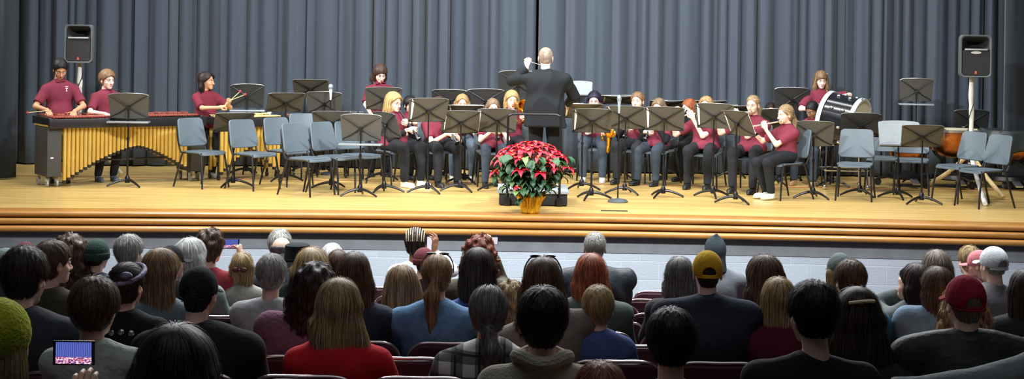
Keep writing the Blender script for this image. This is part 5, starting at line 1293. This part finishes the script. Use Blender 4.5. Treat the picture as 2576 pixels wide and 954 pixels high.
# ---------------------------------------------------------------- the audience
def C_(n,r,g,b,**k): return cloth('coat_'+n,hx(r,g,b),**k)
HC=dict(black=('black2',hx(36,33,33)),dbrown=('dark2',hx(62,50,44)),brown=('brown2',hx(104,80,62)),lbrown=('lightbrown2',hx(156,126,92)),blond=('blond2',hx(176,150,106)),dblond=('dblond',hx(188,160,116)),grey=('grey',hx(178,176,170)),white=('white',hx(235,235,230)),dgrey=('dgrey',hx(122,120,116)),auburn=('auburn',hx(150,86,62)),ginger=('ginger',hx(184,104,72)),mix=('greybrown',hx(134,120,106)))
def aud(lab,cx,top,wpx,r,style,hp,hc,coat,w=1.,head=(0,0,0),hands=None,hdir=None,hcurl=(.6,.6),hat=None,hatm=None,hatname='cap',lean=(0,-.06),collar=.28,jacket=.02,poles=None,dd=0.,skin='fair',top_='jacket',amp=.007,hn=None,extra=None,hsc=None,hsw=None,sleeve=1.92):
    d=ROW(r)+.17+dd; t=hp.get('t',.014); hs=wpx*d/F/(.154+2*t+(.012 if hat=='cap' else .02 if hat=='beanie' else 0)) if hsc is None else hsc
    hs=max(.86,min(1.15,hs)); H=P(cx,top,d); H.z-=((.118+t) if not hat else (.137 if hat=='cap' else .14+(hp.get('peak',0))))*hs
    base=Vector((H.x-lean[0],H.y-lean[1],0)); 
    yd=base.y; fz=floor_z(yd)
    base.z=fz
    if hands:
        hands=[None if h is None else to_local(base,math.pi,P(h[0],h[1],d+h[2])) for h in hands]
    hats=None
    if hat=='cap': a,b=cap_arrays(); hats=[(hatname,a,hatm),('cap_strap',b,hatm),('brim',brim_arrays(),hatm)]
    if hat=='beanie': hats=[(hatname,beanie_arrays(hp),hatm)]
    if hat: hp=dict(hp); hp['t']=.001; hp['lift']=.001
    near=r>=6
    hn=hn or (2600 if near else 1300)
    if style in('short','buzz','bald'): hn=int(hn*1.5)
    S=.98 if hs>.93 else .85
    return person(lab,H,fz,math.pi,seat=.455,S=S,w=w,hs=hs,skin=skin,head=head,hat=hats,hair=(style,hp) if style else None,haircol=HC[hc],top=top_,topcol=coat,sleeve=sleeve,jacket=jacket,collar=collar,group='people in the audience',hands=hands,hdir=hdir,hcurl=hcurl,poles=poles,lean=lean,audience=not near,hn=hn,hsw=hsw or (.0026 if near else .0034),hh=.011 if near else .013,amp=amp,legcol=BLKP)
B3=dict
a1=aud('person in a yellow green knitted beanie and dark green coat, nearest at the left edge',-2,744,168,10,'long',B3(L=.1,cuff=0,lo=-.07,w1=.09),'dblond',C_('dkgreen',44,62,54),w=1.12,hat='beanie',hatm=cloth('beanie_lime',hx(168,174,44),bump=.7,bscale=90),hatname='beanie',hands=[(214,1034,.62),None],dd=-.75,hsc=1.06,hdir=[((-.1,.2,1),(0,-1,.1)),None],hcurl=(.75,.6),poles=[(-1,.2,-.8),None])
aud('person with short dark hair and charcoal hoodie at the far left, ear showing',66,622,112,8,'short',B3(t=.018),'dbrown',C_('charcoal',54,58,64),w=1.15,head=(-.3,.1,0),jacket=.03)
aud('person with cropped brown hair and olive jacket with yellow collar edge, face turned right',136,606,80,6,'short',B3(t=.012),'brown',C_('olive',70,66,48),head=(-.75,0,0))
aud('person with big curly brown hair down to the shoulders, left part of the hall',180,588,84,4,'curly',B3(t=.026,L=.22,w1=.15,ry=.1,amp=.012),'brown',C_('dark3',40,40,42))
aud('person in a dark green knitted beanie, front left of the hall',247,599,64,4,'short',B3(),'dbrown',C_('blue4',60,74,96),head=(-.3,0,0),hat='beanie',hatm=cloth('beanie_green',hx(52,76,68),bump=.7,bscale=90),hatname='beanie')
aud('person with short silver grey hair, ear showing on the right, beside the green beanie',328,590,66,4,'short',B3(t=.016,frizz=.3),'grey',C_('blue5',96,116,150),head=(-.45,0,0))
a7=aud('person with dark hair and purple flowered scarf, studs round the coat collar',322,662,84,7,'bun',B3(t=.016,bz=.07),'dbrown',C_('black2',28,29,31),w=1.1,head=(-.3,0,0),lean=(.0,-.06))
aud('person with rounded short brown hair and pale crinkled blouse, left of the studded coat',243,697,120,9,'short',B3(t=.026),'brown',C_('blouse',176,184,176,bump=.8,bscale=30),w=1.12,jacket=.015,top_='blouse',collar=.15,head=(-.25,.05,0))
aud('person in a grey green hood at the left edge of the hall',16,622,70,5,'short',B3(),'dgrey',C_('grn2',70,90,86),hat='beanie',hatm=cloth('hood_greygreen',hx(112,128,126)),hatname='hood')
aud('child with a small maroon cap mostly hidden behind the charcoal hoodie',66,606,46,2,'short',B3(),'dbrown',C_('mar2',70,34,42),hat='beanie',hatm=cloth('cap_maroon_dark',hx(86,48,56)),hatname='beanie')
aud('person with very long straight light brown hair and shiny grey jacket, behind the studded coat',408,624,84,6,'long',B3(t=.015,L=.42,w1=.105,ry=.075,fy=.0),'lbrown',C_('shine',104,122,130),head=(-.5,0,0))
aud('person in a black cap just behind the long light brown hair',432,616,66,5,'short',B3(),'dbrown',C_('drk6',44,46,48),head=(-.8,0,0),hat='cap',hatm=cloth('cap_black',hx(30,32,34)))
aud('person with a white bob and pale green jacket',482,598,76,4,'bob',B3(t=.022,L=.13,w1=.115,ry=.085),'white',C_('pgreen',120,140,132),head=(-.4,0,0))
b4=aud('person with short curly brown hair and red tee shirt filming with a raised phone',531,575,68,3,'curly',B3(t=.02,L=0,amp=.01),'brown',cloth('tee_red',hx(150,54,62)),head=(-.35,0,0),top_='tee_shirt',sleeve=.8,hands=[(606,652,.45),None],hdir=[((.15,.1,1),(.9,-.3,0)),None],hcurl=(.9,.7),poles=[(-1,.2,-.8),None],jacket=.012)
b5=aud('child with fine blond hair and a dark red bow, beside the red tee shirt',610,634,52,3,'halfup',B3(t=.012,L=.14,w1=.09,ry=.05),'blond',C_('crm',150,148,140),hsc=.9)
mb=MB()
for s in(-1,1): mb.sphere((s*.03,.125,.0),(.032,.014,.022),8)
mb.sphere((0,.13,0),(.012,.014,.012),6); mb.v=[tuple(b5['Rh']@np.array(v)*.9+b5['lh']) for v in mb.v]; mb.build('hair_bow',mat('bow_red',hx(84,26,26),.5),b5['root'])
aud('person with thick silver hair and light grey ribbed shirt, third block from the left',685,640,74,6,'short',B3(t=.015,frizz=.25),'grey',C_('lgrey',176,178,180,bump=.5,bscale=30),w=1.25,jacket=.014,top_='shirt',collar=.12,head=(-.15,0,0))
aud('person in a black cap and black jacket, near, left of the pink sweater',503,668,104,8,'short',B3(),'black',C_('blk7',32,33,35),w=1.35,head=(-.2,.05,0),hat='cap',hatm=cloth('cap_black',hx(30,32,34)),jacket=.03)
aud('person with very dark long hair at the bottom edge, below the black cap',448,812,200,10,'long',B3(t=.03,L=.4,w1=.16,ry=.12),'black',C_('blk8',26,26,28),w=1.1,dd=-.5)
aud('person with grey hair seen above a bald head in the front rows',705,577,58,1,'short',B3(t=.014,frizz=.25),'grey',C_('d9',60,64,70))
aud('bald person directly behind the grey haired one',709,596,52,2,'bald',B3(t=.006),'dgrey',C_('d10',54,60,66),head=(0,.1,0))
b10=aud('person in a black brimmed hat',750,631,52,3,'short',B3(t=.012),'grey',C_('d11',50,60,64),head=(-.3,0,0))
mb=MB().lathe([(.001,.165),(.07,.165),(.088,.155),(.094,.07),(.098,.055),(.145,.06),(.165,.075),(.167,.07),(.145,.05),(.09,.045)],36); Rh=b10['Rh']; mb.v=[tuple(Rh@(np.array([v[0],v[1]*1.15+.014,v[2]]))+b10['lh']) for v in mb.v]; mb.build('brimmed_hat',cloth('hat_black',hx(34,38,42)),b10['root'])
aud('person with pure white hair low in the front row',836,613,50,1,'short',B3(t=.018),'white',C_('d12',120,124,130),hsc=.95)
aud('person with wavy highlighted light brown hair left of the dark brown wavy hair',785,622,84,5,'long',B3(t=.022,L=.3,w1=.125,ry=.08,wave=.014),'dblond',C_('d13',60,52,50))
aud('person with voluminous dark brown wavy hair and mauve fuzzy sweater',792,660,112,7,'curly',B3(t=.03,L=.3,w1=.15,ry=.11,amp=.008,frizz=.2),'dbrown',C_('mauve',126,88,106,bump=.9,bscale=60),w=1.25,jacket=.03,top_='sweater',lean=(.14,-.06))
aud('person with short brown hair between the two long haired women, front part',851,629,50,3,'bob',B3(t=.014,L=.1),'brown',C_('d14',46,42,44))
aud('person with long dark hair turning auburn at the tips and dark jacket',892,634,78,6,'long',B3(t=.018,L=.40,w1=.145,ry=.085,wave=.01),'brown',C_('navy2',46,54,66),w=1.05)
aud('woman-length blond wavy hair over a bright red blouse, person near the middle left',854,699,104,8,'long',B3(t=.024,L=.42,w1=.165,ry=.09,wave=.014,wf=30),'dblond',C_('red',205,34,44),w=1.12,jacket=.016,top_='blouse',lean=(0,-.06),hn=3600)
c7=aud('person with thin black and blond braids and white top holding a lit phone',1046,575,52,1,'braids',B3(t=.014),'dbrown',cloth('top_white',hx(216,222,222)),top_='top',jacket=.012,hands=[(1092,632,.30),None],hdir=[((-.1,.1,1),(.7,-.6,0)),None],poles=[(-1,.2,-.8),None],skin='brown')
c8=aud('person in a burgundy head scarf behind the braids',1068,622,54,2,'short',B3(),'dbrown',C_('d15',34,30,34),head=(-.4,.1,0),hat='beanie',hatm=cloth('scarf_burgundy',hx(104,50,54)),hatname='head_scarf')
aud('person with a low light brown bob left of the denim jacket',1010,669,78,5,'bob',B3(t=.02,L=.15,w1=.13,ry=.085),'lbrown',C_('d16',44,40,42),head=(.3,.2,0))
d1=aud('person with brown ponytail, sunglasses on the head and blue denim jacket',1100,643,74,6,'pony',B3(t=.012,L=.30,pz=.0,px=.02),'lbrown',C_('denim',98,134,170,noise=.25),w=1.22,top_='denim_jacket',amp=.009)
def headglass(info,hs=1.):
    mb=MB()
    for s in(-1,1):
        mb.tube(subdiv_curve([(s*.02,-.055,.118),(s*.06,-.05,.108),(s*.086,-.0,.07),(s*.09,.05,.03)],4),.0035,6)
        mb.sphere((s*.035,-.06,.118),(.028,.016,.009),8)
    mb.v=[tuple(info['Rh']@(np.array(v)*hs*1.06)+info['lh']) for v in mb.v]; mb.build('sunglasses',mat('frame_black',hx(20,20,22),.25),info['root'])
headglass(d1)
d2=aud('person with smooth dark straight hair and royal blue top',1203,622,80,5,'bob',B3(t=.02,L=.17,w1=.105,ry=.085),'dbrown',C_('royal',58,78,140),w=1.0,lean=(-.08,-.06))
d3=aud('person with messy auburn hair in a camouflage jacket taking a photo',1207,592,78,3,'messy',B3(t=.026,L=.1,amp=.014,frizz=.4),'auburn',mat('camouflage',hx(104,100,78),.9,col2=hx(54,50,38),nscale=16,bump=.4,bscale=40),w=1.15,hands=[(1238,640,.20),None],hdir=[((.1,.1,1),(.8,-.4,0)),None],poles=[(-.35,.1,-1),None])
d4=aud('person with grey streaked dark ponytail in a black and white plaid shirt',1230,720,94,8,'pony',B3(t=.014,L=.34,pz=-.06,px=-.02),'dgrey',plaid('plaid_bw',hx(205,205,200),hx(40,42,44),hx(20,20,22),9.),w=1.15,jacket=.016,top_='plaid_shirt')
aud('child with frizzy fair hair between the plaid shirt and the long brown hair',1288,708,56,6,'messy',B3(t=.022,L=.12,amp=.01,frizz=.4),'dblond',C_('d17',110,104,96),hsc=.9)
bt=aud('person with dark cropped hair and ribbed beige turtleneck, near the camera in the middle',1366,722,126,10,'short',B3(t=.016),'black',C_('beige',178,170,152,bump=.9,bscale=120),w=1.1,collar=.62,jacket=.02,top_='turtleneck',head=(0,0,0),amp=.004)
e1=aud('person with very long dark hair, sunglasses on top and grey brown sweater',1366,646,92,7,'long',B3(t=.020,L=.46,w1=.16,ry=.1,wave=.008),'brown',C_('gbrown',128,118,112),w=1.2,lean=(-.12,-.06),top_='sweater'); headglass(e1,1.02)
aud('grey haired person in a black windbreaker, tall in the front row at the centre',1497,584,56,2,'buzz',B3(t=.006),'grey',C_('windb',48,54,58,rough=.5),w=1.5,jacket=.035,collar=.45,amp=.012)
aud('person with wavy ginger hair half tied up and grey green hoodie',1487,637,76,5,'halfup',B3(t=.022,L=.2,w1=.125,ry=.085,wave=.012,frizz=.25),'ginger',C_('ggreen',84,96,92),w=1.2,jacket=.025,collar=.4,top_='hoodie')
aud('boy with short sandy hair and blue hooded sweater beside the empty chairs',1505,719,72,7,'short',B3(t=.01),'dblond',C_('bluehood',72,92,140),w=.9,hsc=.92,jacket=.025,collar=.35,top_='hoodie')
aud('person of whom only the dark reddish top of the head shows at the bottom middle',1511,910,132,10,'short',B3(t=.02),'auburn',C_('d18',40,34,34),dd=-.3)
f1=aud('broad person in a mustard yellow cap and dark navy fleece',1780,628,84,7,'short',B3(),'dbrown',C_('navyfleece',50,54,68),w=1.5,hat='cap',hatm=cloth('cap_mustard',hx(214,168,40)),jacket=.03,collar=.5,skin='fair')
aud('person with ash brown bob left of the mustard cap',1709,645,70,5,'bob',B3(t=.02,L=.14,w1=.115,ry=.08),'dgrey',C_('d19',60,60,62))
aud('person in a dark pointed hood and grey jacket behind the mustard cap',1800,594,56,1,'short',B3(hood=1),'dbrown',C_('gr20',110,116,122),w=1.2,hat='beanie',hatm=cloth('hood_dark',hx(52,62,68)),hatname='hood')
f4=aud('person with shoulder length dark brown hair, glasses and grey fur collar',1921,641,84,6,'bob',B3(t=.02,L=.15,w1=.135,ry=.09,wave=.01),'brown',C_('furcoat',72,68,66,bump=1.,bscale=40),w=1.1,head=(.35,.05,0),collar=.5); glasses(f4)
aud('person with smooth dark hair close to the camera at the bottom, right of the middle',1688,774,124,10,'short',B3(t=.022),'black',C_('d21',40,40,42),w=1.,jacket=.012,collar=.1)
aud('person with straight ash blond hair and maroon hooded jacket',1958,698,78,7,'long',B3(t=.014,L=.16,w1=.085,ry=.08),'dblond',C_('marhood',92,30,46),w=1.05,jacket=.03,collar=.55,top_='hooded_jacket')
aud('person with thick dark hair and black tee shirt, near the camera right of centre',2042,708,122,10,'short',B3(t=.02,frizz=.3),'black',C_('tee_blk',34,34,36),w=1.25,jacket=.012,collar=.1,top_='tee_shirt',sleeve=.9,head=(.35,.05,0),amp=.004)
g3=aud('person with very long dark hair and a pale gold hair clip',2155,721,116,9,'long',B3(t=.022,L=.5,w1=.17,ry=.1,wave=.01),'dbrown',C_('d22',44,42,44),w=1.1)
mb=MB().tube(subdiv_curve([(-.045,.10,.085),(.0,.125,.088),(.05,.105,.078)],5),.0065,8); mb.v=[tuple(g3['Rh']@(np.array(v)*1.05)+g3['lh']) for v in mb.v]; mb.build('hair_clip',mat('clip_gold',hx(220,205,160),.35),g3['root'])
aud('person in a grey cap in the front rows right of the fur collar',2113,634,72,4,'bob',B3(L=.1),'blond',C_('d23',60,62,62),hat='cap',hatm=cloth('cap_greygreen',hx(94,104,102)))
aud('person with short dark brown hair and a bit of blue collar under the grey cap',2138,654,76,6,'short',B3(t=.014),'brown',C_('bluecol',50,92,120),head=(.2,.05,0),w=1.05)
aud('person with dark wavy hair lifting a hand to the face, right part of the hall',2303,662,68,4,'long',B3(t=.018,L=.2,w1=.115,ry=.08,wave=.012),'dbrown',C_('gr24',92,98,98),head=(.5,0,0),hands=[None,(2268,742,.14)],hdir=[None,((.0,.1,1),(-.8,-.4,0))],poles=[None,(1,.2,-.8)])
aud('person with straight grey brown hair to the shoulders above the pale denim jacket',2356,628,70,3,'long',B3(t=.018,L=.24,w1=.11,ry=.07),'mix',C_('d25',54,54,54))
aud('person with wavy brown hair and pale blue denim jacket',2356,671,74,6,'long',B3(t=.018,L=.26,w1=.1,ry=.08,wave=.012),'brown',C_('pdenim',124,148,168,noise=.2),w=1.2,lean=(.1,-.06),head=(.2,0,0),top_='denim_jacket')
aud('old blond grey person with black jacket in the front row at the right',2438,618,54,1,'short',B3(t=.010),'blond',C_('blk26',34,34,36),w=1.15,head=(.25,0,0),collar=.5,jacket=.03)
h5=aud('person in a white mesh cap and grey sports jersey',2498,618,66,3,'buzz',B3(t=.006),'grey',C_('jersey',120,118,122),w=1.15,head=(.4,0,0),hat='cap',hatm=cloth('cap_white',hx(206,212,216),noise=.15))
h6=aud('person in a maroon cap and black puffy jacket, near at the right',2427,689,108,9,'short',B3(),'mix',C_('puffy',40,44,44,rough=.55),w=1.5,hat='cap',hatm=cloth('cap_maroon',hx(150,30,50)),jacket=.04,collar=.5,amp=.012,head=(.15,0,0),top_='puffy_jacket')
aud('person with frizzy fair hair and tan fleece hidden behind the maroon cap',2424,706,92,7,'messy',B3(t=.02,L=.2,w1=.13,amp=.01),'dblond',C_('tan',190,150,106,bump=.9,bscale=70),w=1.2)
aud('person with dark hair at the right edge of the hall',2580,678,76,6,'long',B3(t=.018,L=.2,w1=.11),'dbrown',C_('d27',44,44,46),w=1.1)
aud('child in a pink cap with the bill showing beside the white cap',2462,628,50,2,'short',B3(),'blond',C_('pinkc',150,90,100),head=(1.0,.1,0),hat='cap',hatm=cloth('cap_pink',hx(214,130,134)),hsc=.92)
# studs on the coat collar of the scarfed person
def studs(info,n=9):
    bv=BVHTree.FromPolygons([Vector(map(float,v)) for v in info['tv']],[tuple(int(i) for i in f) for f in info['tf']]); root=info['root']
    for k in range(n):
        x=-.20+.4*k/(n-1); z=info['p1'][2]-.055-.10*(x/.2)**2-.01
        loc,nn,_,_=bv.ray_cast(Vector((x,.6,z)),Vector((0,-1,0)))
        if loc is None: continue
        M=nn.to_track_quat('Z','Y').to_matrix(); mb=MB().lathe([(.001,.003),(.011,.003),(.015,.0),(.016,.004),(.012,.007),(.001,.009)],14,tuple(loc),M); mb.build('stud',mat('stud_silver',hx(150,156,156),.25,metal=.8),root)
studs(a7)
bandm=mat('scarf_purple_floral',hx(70,58,96),.7,col2=hx(170,160,190),nscale=60)
mb=MB().tube([(.087*math.cos(a),.014+.107*math.sin(a),.068-.035*math.sin(a)) for a in [i*math.pi/14 for i in range(28)]],.013,8,closed=True); mb.sphere((.06,.10,.05),(.04,.02,.022),8); mb.sphere((-.05,.10,.075),(.035,.02,.02),8); mb.v=[tuple(a7['Rh']@np.array(v)+a7['lh']) for v in mb.v]; mb.build('head_scarf',bandm,a7['root'])
# ---------------------------------------------------------------- phones
def phone(lab,loc,rz,tilt,w,h,screen,land=True):
    t=empty('phone',loc,rz,lab,'phone'); T=Matrix.Rotation(math.radians(tilt),3,'X')
    MB().box((0,0,0),(w,.008,h),T,bev=.003).build('case',mat('phone_black',hx(18,18,20),.3),t)
    MB().box(T@Vector((0,-.0046,0)),(w*.86,.001,h*.88),T).build('screen',screen,t,smooth=False)
    return t
def screen_mat(name):
    m=bpy.data.materials.new(name); m.use_nodes=True; nt=m.node_tree; L=nt.links; b=nt.nodes['Principled BSDF']; b.inputs['Base Color'].default_value=(0,0,0,1)
    tc=nt.nodes.new('ShaderNodeTexCoord'); sp=nt.nodes.new('ShaderNodeSeparateXYZ'); L.new(tc.outputs['Generated'],sp.inputs[0])
    wv=nt.nodes.new('ShaderNodeTexWave'); wv.inputs['Scale'].default_value=6; wv.inputs['Distortion'].default_value=3; L.new(tc.outputs['Generated'],wv.inputs[0])
    r=nt.nodes.new('ShaderNodeValToRGB'); r.color_ramp.elements[0].color=(*hx(50,62,140),1); r.color_ramp.elements[1].color=(*hx(96,112,196),1); L.new(wv.outputs[0],r.inputs[0])
    n=nt.nodes.new('ShaderNodeTexNoise'); n.inputs['Scale'].default_value=14; L.new(tc.outputs['Generated'],n.inputs[0])
    r2=nt.nodes.new('ShaderNodeValToRGB'); cr=r2.color_ramp; cr.elements[0].position=.4; cr.elements[0].color=(*hx(60,60,140),1); cr.elements[1].position=.6; cr.elements[1].color=(*hx(235,230,245),1); e=cr.elements.new(.5); e.color=(*hx(210,90,110),1); L.new(n.outputs[0],r2.inputs[0])
    g=nt.nodes.new('ShaderNodeMapRange'); g.inputs[1].default_value=.28; g.inputs[2].default_value=.34; g.inputs[3].default_value=1; g.inputs[4].default_value=0; L.new(sp.outputs[2],g.inputs[0])
    mx=nt.nodes.new('ShaderNodeMix'); mx.data_type='RGBA'; L.new(g.outputs[0],mx.inputs[0]); L.new(r.outputs[0],mx.inputs[6]); L.new(r2.outputs[0],mx.inputs[7])
    L.new(mx.outputs[2],b.inputs['Emission Color']); b.inputs['Emission Strength'].default_value=1.1; return m
SCR=screen_mat('phone_screen_stage')
q=P(186,888,ROW(10)+.40); phone('phone filming the stage sideways, held low at the bottom left by the beanie wearer',q,math.radians(0),0,.150,.088,SCR)
q=P(580,613,ROW(3)+.60); phone('phone glowing blue, held up by the person in the red tee shirt',q,math.radians(6),0,.135,.072,SCR)
q=P(1085,613,ROW(1)+.52); phone('phone with white screen held upright by the braided person',q,0,-5,.085,.13,mat('screen_white',(.1,.1,.1),.3,emit=(hx(225,220,235),1.)))
q=P(1241,606,ROW(3)+.40); phone('phone held up by the person in camouflage',q,0,0,.075,.06,mat('screen_white',(.1,.1,.1)))
aud('person at the bottom right corner of whom only a grey sleeve shows',2745,660,124,10,'short',B3(),'brown',C_('sleevegrey',120,124,124),w=1.1,hands=[None,(2215,990,.05)],hdir=[None,((-1,0,-.1),(0,0,-1))],poles=[None,(.1,.2,-1)])
aud('person at the right edge of whom only a mauve maroon shoulder shows',2668,690,96,8,'short',B3(),'brown',C_('mauvemar',112,50,66),w=1.15)
br=MB()
for k in range(9):
    x=-.07+.0175*k; pts=[]
    for a in range(13):
        t=math.radians(20+a*12.5); rx=math.sqrt(max(.05,1-(x/.1)**2)); pts.append((x*(1+.1*math.sin(t)),.018-.108*rx*math.cos(t),.036+.1*rx*math.sin(t)-max(0,a-10)*.01))
    br.tube(pts,.0042,6)
br.v=[tuple(c7['Rh']@np.array(v)*1.02+c7['lh']) for v in br.v]; br.build('blond_braids',HC and mat('braid_blond',hx(206,190,156),.5,bump=.6,bscale=200),c7['root'])

n0=bt['p1']+bt['u']*.035; nb=MB()
nb.tube([tuple(n0+np.array([.088*math.cos(a),.088*math.sin(a)-.01,.008*math.sin(3*a)])) for a in [i*math.pi/16 for i in range(32)]],.024,10,closed=True)
nb.build('rolled_collar',MATS['coat_beige'],bt['root'])
